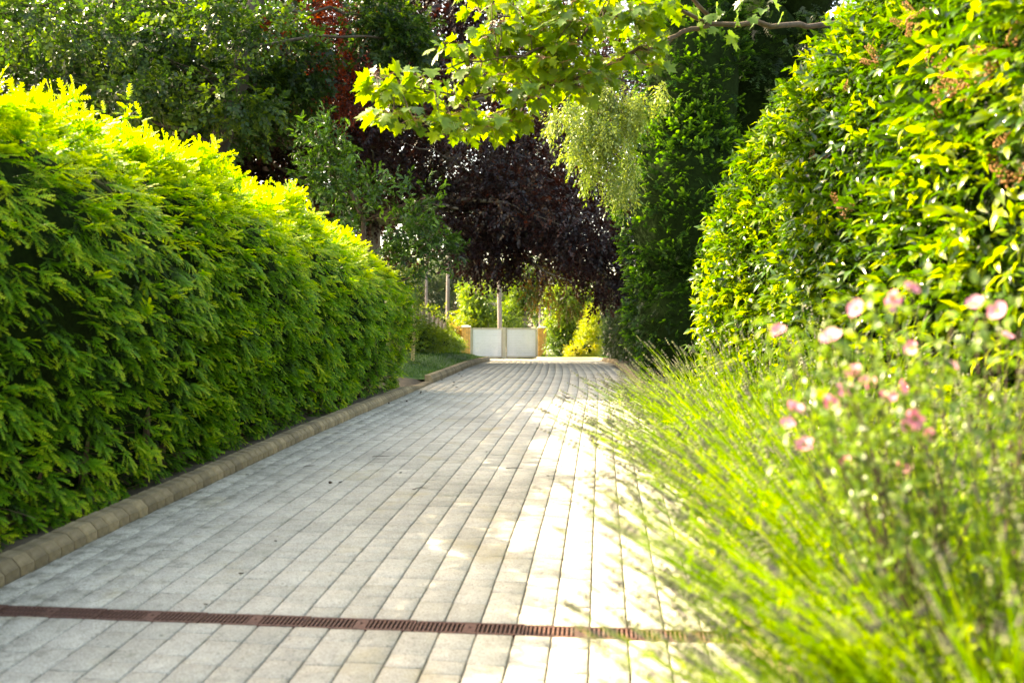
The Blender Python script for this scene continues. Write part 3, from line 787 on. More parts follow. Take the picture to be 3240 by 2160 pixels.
scatter('foliage', LAUR_NEAR, P[nr], Mf[nr], Sz[nr], rnd[nr], L_LAUREL, lh, 'stuff', True, tuple(lh.location))
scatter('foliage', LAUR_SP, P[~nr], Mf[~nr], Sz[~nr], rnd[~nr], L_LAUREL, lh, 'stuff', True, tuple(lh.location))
def one_leaf_meshes(name, t, tones, mat):
    out = []
    for r in tones:
        me = mesh_from_arrays(name, t.V, t.F, np.clip(t.r + r - .5, 0, 1), True); me.materials.append(mat); out.append(me)
    return out
LM = one_leaf_meshes('leaf', leaf_oval(.40, .07, .30), (.35, .5, .65, .8, .95), L_LAUREL)
# the outermost leaves that show largest
P, N, dep = blob_surface(LB, 2600, rg, .12, 2.0, 3, .0)
px = 1620 + P[:, 0] / P[:, 1] * FPX; py = 1080 - (P[:, 2] - CAMZ) / P[:, 1] * FPX
k = (px > 2150) & (px < 3240) & (py > 0) & (py < 1000) & (N[:, 0] < .2) & (P[:, 1] > 2.6)
P, N = P[k][:300], N[k][:300]
for i in range(len(P)):
    p = Vector(P[i] + N[i] * .07); d = np.array(N[i]) * .5 + rg.normal(size=3) * .4 + np.array([-.3, -.15, -.1])
    Mx = Matrix(dir_rot(d, np.array([-.5, .1, .85]) + rg.normal(size=3) * .35).tolist()).to_4x4()
    o = link('leaf', LM[rg.integers(0, 5)], None, lh); s = rg.uniform(.08, .11)
    o.matrix_local = Matrix.Translation(p - Vector(lh.location)) @ Mx @ Matrix.Diagonal((s, s, s, 1))
# brown spent flower spikes
seed_bead = []
for i in range(46):
    t = i / 46; a = i * 2.4; rr = .018 * (1 - .5 * t) + .004
    seed_bead.append((Tmpl([(0, 0, -1), (1, 0, 0), (0, 1, 0), (-1, 0, 0), (0, -1, 0), (0, 0, 1)], [(0, 2, 1, 1), (0, 3, 2, 2), (0, 4, 3, 3), (0, 1, 4, 4), (5, 1, 2, 2), (5, 2, 3, 3), (5, 3, 4, 4), (5, 4, 1, 1)], [.5] * 6),
        np.eye(3), (rr * math.cos(a), rr * math.sin(a), .13 * t), random.uniform(.0045, .0075), random.uniform(-.35, .35)))
sb = combine(seed_bead); sbF = sb.F[:, :3]
seed_me = mesh_from_arrays('seed_head', sb.V, sbF, np.clip(sb.r, 0, 1)); seed_me.materials.append(L_SEED)
for (px, py, d) in [(2960, 225, 4.35), (3000, 245, 4.3), (3035, 290, 4.25), (3060, 300, 4.25), (3075, 265, 4.2), (3000, 290, 4.3), (2775, 190, 5.0), (2755, 165, 5.0), (2560, 260, 6.2), (2545, 215, 6.2), (2680, 290, 5.5), (3130, 235, 4.1), (3185, 150, 3.9),
                    (2885, 125, 4.6), (2865, 80, 4.7), (3195, 10, 3.9), (2570, 420, 6.0), (2585, 500, 6.0), (2675, 665, 5.4), (3150, 500, 3.9), (3225, 570, 3.8), (2975, 370, 4.4), (2900, 60, 4.6), (3170, 20, 3.95)]:
    # slide along the ray from the camera to just in front of the hedge surface
    o_ = Vector((0, 0, CAMZ)); dv = (at(px, py, 1) - o_); best = 30
    for c, ra, w in LB:
        q0 = Vector([(o_[i] - c[i]) / ra[i] for i in range(3)]); qd = Vector([dv[i] / ra[i] for i in range(3)])
        A, Bq, Cq = qd.dot(qd), 2 * q0.dot(qd), q0.dot(q0) - 1; disc = Bq * Bq - 4 * A * Cq
        if disc > 0: best = min(best, (-Bq - math.sqrt(disc)) / (2 * A))
    if best > 20: continue
    p = o_ + dv * (best - .08)
    for j in range(2):
        o = link('seed_head', seed_me, None, lh); s = random.uniform(.8, 1.2)
        o.matrix_local = Matrix.Translation(p - Vector(lh.location) + Vector((random.uniform(-.03, .03), 0, random.uniform(-.04, .02)))) @ Euler((random.uniform(-1.2, .6), random.uniform(-1.4, 0.3), random.uniform(0, 6))).to_matrix().to_4x4() @ Matrix.Scale(s, 4)

# ------------------------------------------------------------------ conifers and shrubs on the right
def shrub(name, loc, label, cat, blobs, n, tmpls, mat, group=None, core=.7, trunk=None, **kw):
    t = thing(name, loc, label, cat, group)
    rgx = np.random.default_rng(abs(hash((round(loc[0] * 100), round(loc[1] * 100)))) % 100000)
    bl = [((loc[0] + b[0][0], loc[1] + b[0][1], loc[2] + b[0][2]), b[1], b[2]) for b in blobs]
    kw.setdefault('shell', .7)
    crown('foliage', t, bl, n, tmpls, mat, rgx, **kw)
    if core: core_blobs(t, bl, core, M_INNER)
    st = MB(); k = trunk or 5
    for i in range(k):
        b = bl[i % len(bl)]; p0 = Vector((loc[0] + rgx.normal() * .08, loc[1] + rgx.normal() * .08, loc[2] - .1)); p1 = Vector(b[0]) + Vector((rgx.normal() * b[1][0] * .3, rgx.normal() * b[1][1] * .3, 0))
        pts, rr = limb(p0, p1, .035, .012, rgx, 5); st.tube(pts, rr, 5)
    st.build('stems', M_TWIG, t, off=tuple(t.location))
    return t
def gz(x, y): return float(ground_z(np.array([x]), np.array([y]))[0])
def gp(x, y): return (x, y, gz(x, y))
# upright yew column with a sunlit left edge
shrub('yew_tree', gp(3.25, 16.5), 'tall upright yew with a bright green left edge beside the drive', 'tree',
      [((0, 0, 1.2), (1.15, 1.2, 1.6), 2), ((-.08, 0, 3.2), (1.22, 1.2, 2.2), 3), ((.0, 0, 5.4), (1.0, 1.0, 2.4), 2.4), ((.35, .3, 7.4), (.7, .8, 1.8), 1.4)], 7200, FR_FAR, L_YEW3, core=.84,
      size=(.9, 1.5), droop=.25, out=.7, jit=.4, shell=.86, gap=-.9, tone=.45, tvar=.2, front=-.15)
# dark conifer behind the laurel hedge
shrub('cypress_tree', gp(5.4, 17.8), 'dark conifer with sky gaps standing behind the laurel hedge', 'tree',
      [((-.9, 0, 2.5), (1.3, 1.3, 2.6), 2), ((-.6, 0, 5.6), (1.5, 1.4, 2.8), 2.5), ((.9, .6, 4.5), (1.6, 1.4, 4.2), 2.5), ((.2, .2, 8.5), (1.5, 1.4, 2.6), 2)], 5200, FR_FAR, L_YEW2, core=.66, front=-.2,
      size=(1.4, 2.4), droop=-.2, out=.6, jit=.45, shell=.6, gap=-.25, gf=1.6, tone=.35, tvar=.14, trunk=9)
# lower shrubs in the shade beyond the yew
for (x, y, ra, lab, mt, n_, sz, tone) in [
        (3.75, 19.6, (.95, 1.0, 1.75), 'dark narrow-leaved shrub just beyond the upright yew', L_DARK, 1500, (.7, 1.2), .55),
        (3.95, 22.5, (1.0, 1.3, 1.55), 'loose dark shrub with buff new tips beyond the yew', L_DARK, 2400, (.8, 1.3), .55),
        (4.25, 26.5, (1.1, 1.6, 1.5), 'low shaded shrub on the right beneath the copper beech', L_DARK, 2200, (.8, 1.3), .5),
        (4.75, 31.5, (1.3, 1.8, 1.7), 'dark evergreen shrub against the right kerb near the gate', L_DARK, 2200, (.9, 1.4), .45)]:
    shrub('shrub', gp(x, y), lab, 'shrub', [((0, 0, ra[2] * .55), (ra[0], ra[1], ra[2] * .75), 2), ((.5, .3, ra[2] * 1.1), (ra[0] * .9, ra[1], ra[2] * .8), 1.6)], n_, CHER_SP if y < 21 else GEN_SP, mt, 'shrubs along the right kerb', core=.72,
          size=sz, droop=-.15, out=.6, jit=.5, shell=.72, gap=-.6, tone=tone, tvar=.2, front=-.3)
# buff young tips on the second shrub belong to that shrub
# ------------------------------------------------------------------ copper beech, oak, other crowns
def tree(name, base, label, cat, trunk_pts, trunk_r, blobs, n, tmpls, leafm, barkm, group=None, limbs=True, lr=.55, twigs=3, seed=1, crown_kw=None, extra=None, kmin=1):
    rgx = np.random.default_rng(seed)
    t = thing(name, base, label, cat, group)
    tb = MB(); tb.tube(trunk_pts, trunk_r, 10)
    tb.build('trunk', barkm, t, smooth=True, off=tuple(t.location))
    lb = MB()
    if limbs:
        for c, ra, w in blobs:
            k = min(range(len(trunk_pts)), key=lambda i: (Vector(trunk_pts[i]) - Vector(c)).length + max(0, trunk_pts[i][2] - c[2]) * 2)
            k = max(kmin, k); p0 = Vector(trunk_pts[k])
            pts, rr = limb(p0, c, trunk_r[k] * lr, min(.03, trunk_r[k] * lr * .5), rgx, 8, .04, .05); lb.tube(pts, rr, 7)
            for _ in range(twigs):
                i = rgx.integers(3, 8); e = Vector(c) + Vector(rgx.normal(size=3)) * .0 + Vector([rgx.uniform(-.8, .8) * q for q in ra])
                p2, r2 = limb(pts[min(i, 7)], e, rr[min(i, 7)] * .6, .008, rgx, 6, .0, .08); lb.tube(p2, r2, 5)
        lb.build('branches', barkm, t, smooth=True, off=tuple(t.location))
    crown('crown', t, blobs, n, tmpls, leafm, rgx, seed=seed, **(crown_kw or {}))
    if extra: extra(t, rgx)
    return t
def oak_extra(t, rgx):
    back = [(tuple(at(px, py, d)), (r, r, rz), w) for (px, py, d, r, rz, w) in [(-150, 150, 27, 3.2, 2.4, 1), (150, 120, 27, 3.2, 2.2, 1.2), (450, 180, 27, 3.2, 2.0, 1.2), (700, 150, 27, 2.6, 2.2, 1), (300, -150, 27, 4, 2, 1), (750, -150, 27, 3.5, 2, .9), (120, 330, 26, 2.2, .9, .7), (420, 400, 26.5, 2.2, .6, .6), (20, 60, 26, 2.4, 1.6, 1)]]
    crown('inner_crown', t, back, 2200, OAK_SP, L_OAK, rgx, size=(1.7, 2.5), droop=-.2, out=.5, jit=.6, shell=.1, gap=-.25, gf=1.8, tone=.4, tvar=.2)
    fr = [(tuple(at(px, py, d)), (r, r, rz), w) for (px, py, d, r, rz, w) in [(560, 140, 18.4, 1.0, .5, 1), (860, 110, 18.6, .8, .45, .8), (680, 60, 18.4, .8, .4, .7), (300, 120, 18.2, 1.1, .5, 1), (430, 290, 18.2, 1.0, .4, 1), (760, 330, 18.5, .9, .35, .9), (100, 60, 18.5, 1.2, .6, 1), (620, 260, 18.3, .8, .3, .7)]]
    crown('near_crown', t, fr, 700, OAK_SP, L_OAK, rgx, size=(.9, 1.4), droop=-.15, out=.6, jit=.55, shell=.1, gap=-.1, gf=2.0, tone=.5, tvar=.22)
# oak behind the left hedge
ob = at(690, 1000, 19.6); ox, oy = ob.x, 19.6; oz = gz(ox, oy)
otr = [(ox - .15, oy, oz - .1), (ox - .05, oy, oz + 1.2), tuple(at(690, 470, 19.6)), tuple(at(745, 300, 19.7)), tuple(at(780, 150, 19.9)), tuple(at(800, 40, 20.1)), tuple(at(850, -140, 20.6)), tuple(at(860, -420, 21.5))]
oblobs = []
for (px, py, d, r, rz, w) in [(60, 120, 21, 2.2, 1.3, 2), (250, 40, 22, 2.2, 1.5, 2.2), (420, 180, 21, 1.9, 1.1, 2.2), (560, 60, 23, 2.0, 1.4, 2), (600, 270, 20.6, 1.5, .8, 1.7), (830, 270, 20.8, 1.0, .5, .8),
                              (960, 200, 21.5, .8, .5, .6), (330, -160, 22, 2.8, 1.6, 2.2), (760, -200, 22, 2.6, 1.6, 2.2), (1200, 60, 21.5, .7, .7, .8), (1300, 130, 21.2, .5, .6, .6), (-250, 60, 22, 2.6, 2.0, 1.5), (500, -420, 23, 3.4, 1.8, 1.8), (420, 330, 20.8, 1.3, .55, 1.1), (90, 270, 21.5, 1.6, .7, 1.3), (270, 250, 20.5, 1.5, .7, 1.3), (700, 390, 21.5, 1.2, .5, .9), (880, 340, 22, 1.2, .6, .9), (560, 400, 22.5, 1.2, .4, .6), (690, 330, 18.9, .8, .45, .7), (640, 210, 18.9, .8, .4, .6), (730, 430, 19, .7, .25, .4)]:
    oblobs.append((tuple(at(px, py, d)), (r, r, rz), w))
tree('oak_tree', (ox, oy, oz), 'large oak with dark green lobed foliage behind the left hedge', 'tree', otr, [.32, .25, .22, .2, .19, .18, .13, .06], oblobs, 5800, OAK_SP, L_OAK, M_BARK, twigs=3, seed=41, lr=.22,
     crown_kw=dict(size=(.9, 1.5), droop=-.15, out=.6, jit=.55, shell=.3, gap=-.22, gf=1.5, tone=.42, tvar=.24), extra=oak_extra)
# copper beech over the drive
bx, by = -4.6, 28.0; bz = gz(bx, by)
btr = [(bx, by, bz - .1), (bx + .1, by, bz + 1.5), (bx + .3, by - .2, bz + 4), (bx + .6, by - .3, bz + 7), (bx + .8, by, bz + 10.5), (bx + 1, by, bz + 14)]
bblobs = []
for (px, py, d, r, rz, w) in [(980, 120, 27, 2.5, 1.9, 2.6), (1000, 400, 27, 2.2, 1.4, 2.2), (1250, 250, 26.5, 2.6, 1.7, 2.6), (1240, 480, 25.5, 2.0, 1.2, 2.2), (1480, 480, 25, 2.2, 1.2, 2.4), (1450, 660, 24, 1.5, .8, 1.5), (1600, 640, 23.5, 1.7, 1.0, 2.2),
                              (1760, 520, 25, 2.1, 1.4, 2.4), (1850, 700, 23.5, 1.6, 1.3, 2.4), (1900, 850, 24, 1.25, .8, 1.6), (1560, 790, 24, 1.1, .5, 1.0), (1720, 800, 24.5, 1.2, .6, 1.2), (1500, 250, 29, 3, 2.2, 2.2), (1800, 250, 29, 3, 2.4, 2.2), (1150, -100, 28, 3.2, 2.2, 2.2), (1650, -50, 30, 3.6, 2.4, 1.8), (1350, 100, 32, 3.6, 2.4, 1.6),
                              (1500, 620, 32, 3, 1.6, 1.6), (1900, 500, 31, 2.8, 2.4, 1.6), (780, 330, 28.5, 1.8, 1.5, 1.4), (900, 540, 27.5, 1.6, 1.3, 1.5), (960, 700, 28, 1.5, 1.0, 1.0), (1950, 300, 27, 2.2, 2.0, 1.5), (1100, 620, 27, 1.6, 1.0, 1.0), (2080, 650, 25.5, 1.3, 1.8, 1.2)]:
    bblobs.append((tuple(at(px, py, d)), (r, r * 1.1, rz), w))
def beech_extra(t, rgx):
    back = [(tuple(at(px, py, d)), (r, r, rz), w) for (px, py, d, r, rz, w) in [(620, 400, 27, 2.0, .8, .8), (820, 330, 29, 2.6, 1.8, 1.3), (860, 540, 28.5, 2.2, 1.6, 1.2), (720, 450, 27, 1.6, .8, .8), (1000, 300, 30, 3.0, 2.4, 1.6), (1400, 30, 29, 2.4, 2.0, 1.6), (1330, 330, 30, 2.4, 2.0, 1.2), (1100, 420, 36, 4, 3.5, 2), (1400, 520, 36, 4, 2.8, 2), (1700, 520, 36, 4, 2.8, 2), (1950, 420, 36, 3.6, 3.6, 1.6), (1300, 150, 37, 4.5, 3.5, 1.6), (1750, 150, 37, 4.5, 3.5, 1.6), (1120, 720, 34, 2.2, 1.4, .9), (1820, 760, 33, 2.4, 1.2, .9)]]
    crown('inner_crown', t, back, 4300, BEECH_SP, L_BEECH, rgx, size=(2.0, 3.0), droop=-.3, out=.5, jit=.6, shell=.1, gap=-.6, tone=.3, tvar=.15)
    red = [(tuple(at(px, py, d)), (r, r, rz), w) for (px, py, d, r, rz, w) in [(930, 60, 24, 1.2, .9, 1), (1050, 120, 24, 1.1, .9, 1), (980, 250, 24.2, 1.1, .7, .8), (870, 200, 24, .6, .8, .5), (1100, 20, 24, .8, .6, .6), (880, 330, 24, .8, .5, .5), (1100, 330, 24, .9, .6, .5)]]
    crown('backlit_leaves', t, red, 700, BEECH_SP, L_BEECH_GLOW, rgx, size=(.9, 1.4), droop=-.4, out=.5, jit=.55, shell=.1, gap=-.2, tone=.5, tvar=.25)  # sprays added where backlight glows; the glow is in their colour
    gb = [(tuple(at(px, py, d)), (r, r, rz), w) for (px, py, d, r, rz, w) in [(1735, 860, 24.5, .5, .4, .6), (1700, 925, 25, .35, .2, .5), (1800, 950, 24.5, .5, .25, .5)]]
    crown('young_leaves', t, gb, 110, BEECH_SP, L_RUST, rgx, size=(.7, 1.1), droop=-.4, out=.5, jit=.6, shell=.2, gap=-.3, tone=.5, tvar=.25)
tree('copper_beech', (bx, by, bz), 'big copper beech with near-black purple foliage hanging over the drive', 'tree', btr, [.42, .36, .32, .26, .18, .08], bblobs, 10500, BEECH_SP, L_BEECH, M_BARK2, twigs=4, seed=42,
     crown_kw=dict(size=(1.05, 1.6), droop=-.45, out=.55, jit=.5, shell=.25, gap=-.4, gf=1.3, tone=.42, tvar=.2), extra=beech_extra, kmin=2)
# cherry laurel rising behind the end of the hedge
cx, cyy = at(1150, 900, 16.6).x, 16.6; cz = gz(cx, cyy)
cbl = [(tuple(at(px, py, d)), (r, r, rz), w) for (px, py, d, r, rz, w) in [(1040, 470, 16.4, .38, .5, .9), (1010, 560, 16.4, .35, .35, .6), (1130, 620, 16.3, .6, .45, 1.2), (1240, 690, 16.2, .6, .4, 1.2), (1320, 640, 16.2, .42, .4, .9), (1350, 770, 16.2, .5, .35, 1.0), (1180, 780, 16.5, .7, .6, 1.2), (1270, 850, 16.6, .5, .5, .8), (1060, 700, 16.8, .5, .5, .6), (1400, 800, 16.3, .3, .2, .4), (985, 430, 16.4, .16, .3, .25)]]
tree('cherry_laurel', (cx, cyy, cz), 'cherry laurel with pointed green leaves rising behind the end of the yew hedge', 'shrub', [(cx, cyy, cz - .1), (cx, cyy, cz + 1.2), tuple(at(1150, 700, 16.6)), tuple(at(1090, 560, 16.5))], [.07, .06, .045, .02], cbl, 640, CHER_SP, L_CHERRY, M_TWIG, lr=.3, twigs=2, seed=43,
     crown_kw=dict(size=(.9, 1.4), droop=.55, out=.55, jit=.4, shell=.3, gap=-.2, gf=2.2, tone=.5, tvar=.2, smooth=True))
# pale weeping tree against the upright yew
wx, wy = 2.95, 18.3; wz = gz(wx, wy)
wbl = []
for (px, py, n_) in [(2000, 290, 5), (1930, 310, 6), (1850, 340, 7), (1770, 380, 5), (1720, 420, 3), (1980, 400, 6), (1900, 430, 7), (1830, 450, 5), (1950, 510, 5), (1890, 540, 3), (1970, 570, 2)]:
    for _ in range(n_): wbl.append((tuple(at(px + random.gauss(0, 32), py + random.gauss(0, 26), 13.9 + random.gauss(0, .3))), (.07, .07, .2), 1))
def weep(t, rgx):
    m = MB()
    for b_ in wbl[::2]:
        st_ = at(random.uniform(1800, 2080), random.uniform(235, 300), 14.0); pts, rr = limb(st_, b_[0], .005, .002, rgx, 5, .10, .05); m.tube(pts, rr, 4, cap=False)
    m.build('hanging_twigs', M_TWIG, t, kind='stuff', off=tuple(t.location))
tree('weeping_tree', (wx, wy, wz), 'small weeping tree with fine pale leaves hanging in front of the dark beech', 'tree', [(wx, wy, wz - .1), (wx - .05, wy, wz + 2), (wx, wy, wz + 4.0), tuple(at(2070, 260, 18.2)), tuple(at(2010, 215, 17.4)), tuple(at(1920, 255, 15.5)), tuple(at(1800, 350, 14.2))], [.05, .045, .04, .03, .02, .012, .004], wbl, 1150, SMALL_SP, L_PALE, M_TWIG, twigs=0, seed=44, limbs=False, extra=weep,
     crown_kw=dict(size=(.8, 1.35), droop=-1.0, out=.45, jit=.45, shell=.1, gap=-.3, gf=2.5, tone=.72, tvar=.25))

# ------------------------------------------------------------------ sycamore bough
rg = np.random.default_rng(51)
sx, sy = 5.6, 11.2; sz = gz(sx, sy)
st = thing('sycamore_tree', (sx, sy, sz), 'sycamore bough with large sunlit yellow-green lobed leaves hanging over the drive', 'tree')
tb = MB(); tb.tube([(sx, sy, sz - .1), (sx, sy, sz + 2), (sx - .1, sy - .1, sz + 4.2), (sx - .2, sy - .2, sz + 6.5), (sx - .1, sy, sz + 9)], [.2, .17, .15, .12, .05], 10); tb.build('trunk', M_BARK2, st, smooth=True, off=tuple(st.location))
B = [[(2700, 60, 9.2), (2560, 85, 8.6), (2440, 78, 8.0), (2250, 78, 7.6), (2160, 100, 7.4), (2090, 140, 7.2), (2000, 172, 7.0), (1850, 235, 6.8), (1700, 290, 6.6), (1500, 305, 6.4), (1330, 290, 6.2), (1190, 237, 6.0)],
     [(2250, 78, 7.6), (2130, 20, 7.3), (1920, 60, 6.9), (1800, 130, 6.7), (1650, 175, 6.5), (1480, 200, 6.4), (1330, 245, 6.3)],
     [(2250, 60, 7.7), (2080, -90, 7.4), (1900, -40, 7.0), (1750, 10, 6.8), (1620, 50, 6.6), (1520, 40, 6.5)],
     [(1700, 290, 6.6), (1600, 350, 6.5), (1480, 400, 6.4)]]
lb = MB(); bp = []
base = [Vector((sx - .1, sy - .1, sz + 4.0))]
for bi, poly in enumerate(B):
    pts = ([base[0]] if bi == 0 else []) + [at(*q) for q in poly]
    fine = []
    for i in range(len(pts) - 1):
        for j in range(4): fine.append(pts[i].lerp(pts[i + 1], j / 4) + Vector(rg.normal(size=3)) * .012)
    fine.append(pts[-1])
    r0 = (.032, .018, .018, .009)[bi]; rr = [r0 + (.004 - r0) * (i / (len(fine) - 1)) ** .8 for i in range(len(fine))]
    lb.tube(fine, rr, 7); bp += fine
poly = np.array([(1160, 225), (1205, 215), (1330, 240), (1430, 160), (1480, 90), (1480, -40), (2080, -40), (2140, 60), (2080, 170), (2030, 235), (1880, 280), (1760, 300), (1690, 350), (1600, 415), (1440, 430), (1380, 410), (1230, 380), (1190, 300)], float)
def inside(p):
    c = False; j = len(poly) - 1
    for i in range(len(poly)):
        if (poly[i][1] > p[1]) != (poly[j][1] > p[1]) and p[0] < (poly[j][0] - poly[i][0]) * (p[1] - poly[i][1]) / (poly[j][1] - poly[i][1]) + poly[i][0]: c = not c
        j = i
    return c
half = [(0, 0), (.10, .03), (.30, -.06), (.36, .03), (.50, .02), (.47, .14), (.58, .20), (.40, .30), (.30, .42), (.46, .52), (.44, .62), (.56, .78), (.36, .72), (.22, .70), (.20, .84), (.10, .90), (0, 1.08)]
SV = [(0, .28, 0)]; 
for (x, y) in half: SV.append((x, y, .10 * x * 1.2 - .16 * max(0, y - .2) ** 2))
for (x, y) in half[1:-1]: SV.append((-x, y, .10 * x * 1.2 - .16 * max(0, y - .2) ** 2))
nh = len(half); SF = []
for i in range(1, nh): SF.append((0, i, i + 1))
lf = [1] + list(range(nh + 1, nh + 1 + nh - 2)) + [nh]
for i in range(len(lf) - 1): SF.append((0, lf[i + 1], lf[i]))
def syc_variant(cup, roll, tw):
    V_ = []
    for (x, y, z) in SV: V_.append((x, y, cup * abs(x) ** 1.5 * 1.6 - roll * max(0, y - .15) ** 2 + tw * x * y + .02 * math.sin(9 * x + 7 * y)))
    return Tmpl(V_, SF, [.42] + [.5 + .08 * abs(v[0]) for v in V_[1:]])
SYCS = [syc_variant(.12, .16, .05), syc_variant(.3, .3, -.15), syc_variant(-.15, .35, .2), syc_variant(.2, .05, -.25)]
SYC = SYCS[0]
items = []; clusters = 0; pet = MB()
while clusters < 185:
    p = (rg.uniform(1160, 2140), rg.uniform(-40, 430))
    if not inside(p): continue
    d = 6.05 + (p[0] - 1170) / 950 * 1.15 + rg.normal() * .22; c = at(p[0], p[1], d); clusters += 1
    nb = min(bp, key=lambda q: (q - c).length)
    pts, rr = limb(nb, c, .006, .003, rg, 4, .0, .06); lb.tube(pts, rr, 4, cap=False)
    for j in range(rg.integers(6, 10)):
        a = rg.uniform(0, 6.28); pdir = Vector((math.cos(a), math.sin(a), rg.uniform(-.35, .5))).normalized(); L = rg.uniform(.05, .13)
        e = c + pdir * L; pet.tube([c, c + pdir * L * .6 + Vector((0, 0, .01)), e], .0016, 3, cap=False)
        dd = np.array([pdir.x * .7, pdir.y * .7, -.55 + rg.normal() * .35]); nn = np.array([pdir.x * .5, pdir.y * .5, .8]) + rg.normal(size=3) * .35
        items.append((e, dir_rot(dd, nn), rg.uniform(.06, .125), float(np.clip(.55 + .25 * rg.normal(), 0, 1))))
for px_, py_, d_ in [(2330, 110, 7.5), (2370, 60, 7.5), (2290, 120, 7.6), (2400, 40, 7.7), (2200, 40, 7.5), (2270, 20, 7.6), (2450, 20, 8), (2150, 30, 7.4), (2350, 0, 7.8), (2230, 110, 7.5)]:
    for j in range(2): items.append((at(px_ + rg.normal() * 20, py_ + rg.normal() * 15, d_), dir_rot((rg.normal() * .4, rg.normal() * .4, -.7), (rg.normal(), -.6, .6)), rg.uniform(.09, .13), .35))
lb.build('branch', M_TWIG, st, smooth=True, off=tuple(st.location)); pet.build('petioles', M_TWIG2, st, kind='stuff', off=tuple(st.location))
SM = [one_leaf_meshes('leaf', v_, (.2, .4, .55, .7, .85), L_SYC) for v_ in SYCS]
items.sort(key=lambda q: -(q[2] / q[0].y))
off = Vector(st.location)
for (e, Mr, s, r) in items[:300]:
    o = link('leaf', SM[rg.integers(0, 4)][min(4, int(r * 5))], None, st)
    o.matrix_local = Matrix.Translation(e - off) @ Matrix(Mr.tolist()).to_4x4() @ Matrix.Diagonal((s, s, s, 1))
rest = items[300:]
scatter('foliage', SYCS, np.array([tuple(q[0]) for q in rest]), np.array([q[1] for q in rest]), np.array([q[2] for q in rest]), np.array([q[3] for q in rest]), L_SYC, st, 'stuff', True, tuple(off))

# ------------------------------------------------------------------ gate and pillars
GD = 51.0
def brick_pillar(px0, px1, pyt, label):
    x0, x1 = at(px0, 1080, GD).x, at(px1, 1080, GD).x; w = x1 - x0; xc = (x0 + x1) / 2; zb = float(G(GD)) - .05; zt = at(0, pyt + 5, GD).z
    t = thing('brick_pillar', (xc, GD + w / 2, zb), label, 'pillar', 'brick gate pillars')
    H = zt - zb; nc = int(round(H / .0755)); ch_ = H / nc
    m = MB(); m.box((-w / 2 + .008, -w / 2 + .008, 0), (w / 2 - .008, w / 2 - .008, H)); m.build('mortar_core', M_MORTAR, t)
    bd = .1; L = w / 2
    cache = {}
    for c in range(nc):
        z = c * ch_
        for s in range(4):
            ang = s * math.pi / 2
            segs = [(-w / 2, 0), (0, w / 2 - bd - .01)] if c % 2 == 0 else [(-w / 2, -w / 2 + .11), (-w / 2 + .11, w / 2 - .22), (w / 2 - .22, w / 2 - bd - .01)]
            for (a, b_) in segs:
                key = (round(a, 3), round(b_, 3), random.randrange(4))
                if key not in cache:
                    q = MB(); q.box((a + .005, -w / 2, .005), (b_ - .005, -w / 2 + bd, ch_ - .005), rnd=random.random(), bev=.004); ob = q.build('brick', M_BRICK, t); cache[key] = ob.data
                else: ob = link('brick', cache[key], None, t)
                ob.location = (0, 0, z); ob.rotation_euler = (0, 0, ang)
    c = MB(); o_ = .035
    V = [(-w / 2 - o_, -w / 2 - o_, H), (w / 2 + o_, -w / 2 - o_, H), (w / 2 + o_, w / 2 + o_, H), (-w / 2 - o_, w / 2 + o_, H)]
    V += [(v[0], v[1], H + .055) for v in V] + [(v[0] * .5, v[1] * .5, H + .10) for v in V[:4]]
    c.add(V, [(3, 2, 1, 0)] + [(i, (i + 1) % 4, 4 + (i + 1) % 4, 4 + i) for i in range(4)] + [(4 + i, 4 + (i + 1) % 4, 8 + (i + 1) % 4, 8 + i) for i in range(4)] + [(8, 9, 10, 11)])
    c.build('cap', M_CAP, t)
    return t
brick_pillar(1461, 1487.5, 1030, 'buff brick gate pillar on the left, above the lawn edge')
brick_pillar(1703, 1729, 1033, 'buff brick gate pillar on the right, partly covered by leaves')
zg0 = at(0, 1133.5, GD).z; zg1 = at(0, 1037.5, GD).z
def leafgate(pa, pb, label):
    x0, x1 = at(pa, 0, GD).x, at(pb, 0, GD).x; xc = (x0 + x1) / 2; w = (x1 - x0) / 2; H = zg1 - zg0
    t = thing('gate_leaf', (xc, GD + .1, zg0 + .03), label, 'gate', 'two leaves of the drive gate')
    f = MB(); H -= .03
    f.box((-w, -.035, 0), (w, .035, .09), bev=.006); f.box((-w, -.035, H - .085), (w, .035, H), bev=.006)
    f.box((-w, -.033, .091), (-w + .035, .033, H - .086)); f.box((w - .035, -.033, .091), (w, .033, H - .086))
    f.build('frame', M_GFRAME, t)
    ns = 16; sh = (H - .18) / ns; sm = None
    for i in range(ns):
        if i % 4 == 0:
            q = MB(); q.box((-w + .037, -.018, .004), (w - .037, .012, sh - .004), rnd=random.random(), bev=.004); ob = q.build('slat', M_GATE, t); sm = ob.data
        else: ob = link('slat', sm, None, t)
        ob.location = (0, 0, .0925 + i * sh)
    return t
leafgate(1493.5, 1588.5, 'white slatted gate leaf on the left, lower corner hidden by lawn')
leafgate(1602, 1696.5, 'white slatted gate leaf on the right, next to the covered pillar')
def gpost(pa, pb, pt, label):
    x0, x1 = at(pa, 0, GD).x, at(pb, 0, GD).x; xc = (x0 + x1) / 2
    t = thing('gate_post', (xc, GD + .06, float(G(GD))), label, 'post')
    m = MB(); w = (x1 - x0) / 2; m.box((-w, -.06, -.1), (w, .06, zg1 - float(G(GD)) + pt), bev=.008); m.build('shaft', M_GFRAME, t)
    m = MB(); m.box((-w - .006, -.066, zg1 - float(G(GD)) + pt), (w + .006, .066, zg1 - float(G(GD)) + pt + .012), bev=.004); m.build('cap', M_GFRAME, t)
gpost(1589.5, 1601, .02, 'pale post in the middle between the two gate leaves')
gpost(1488.3, 1492.7, -.01, 'narrow pale gate post against the left brick pillar')
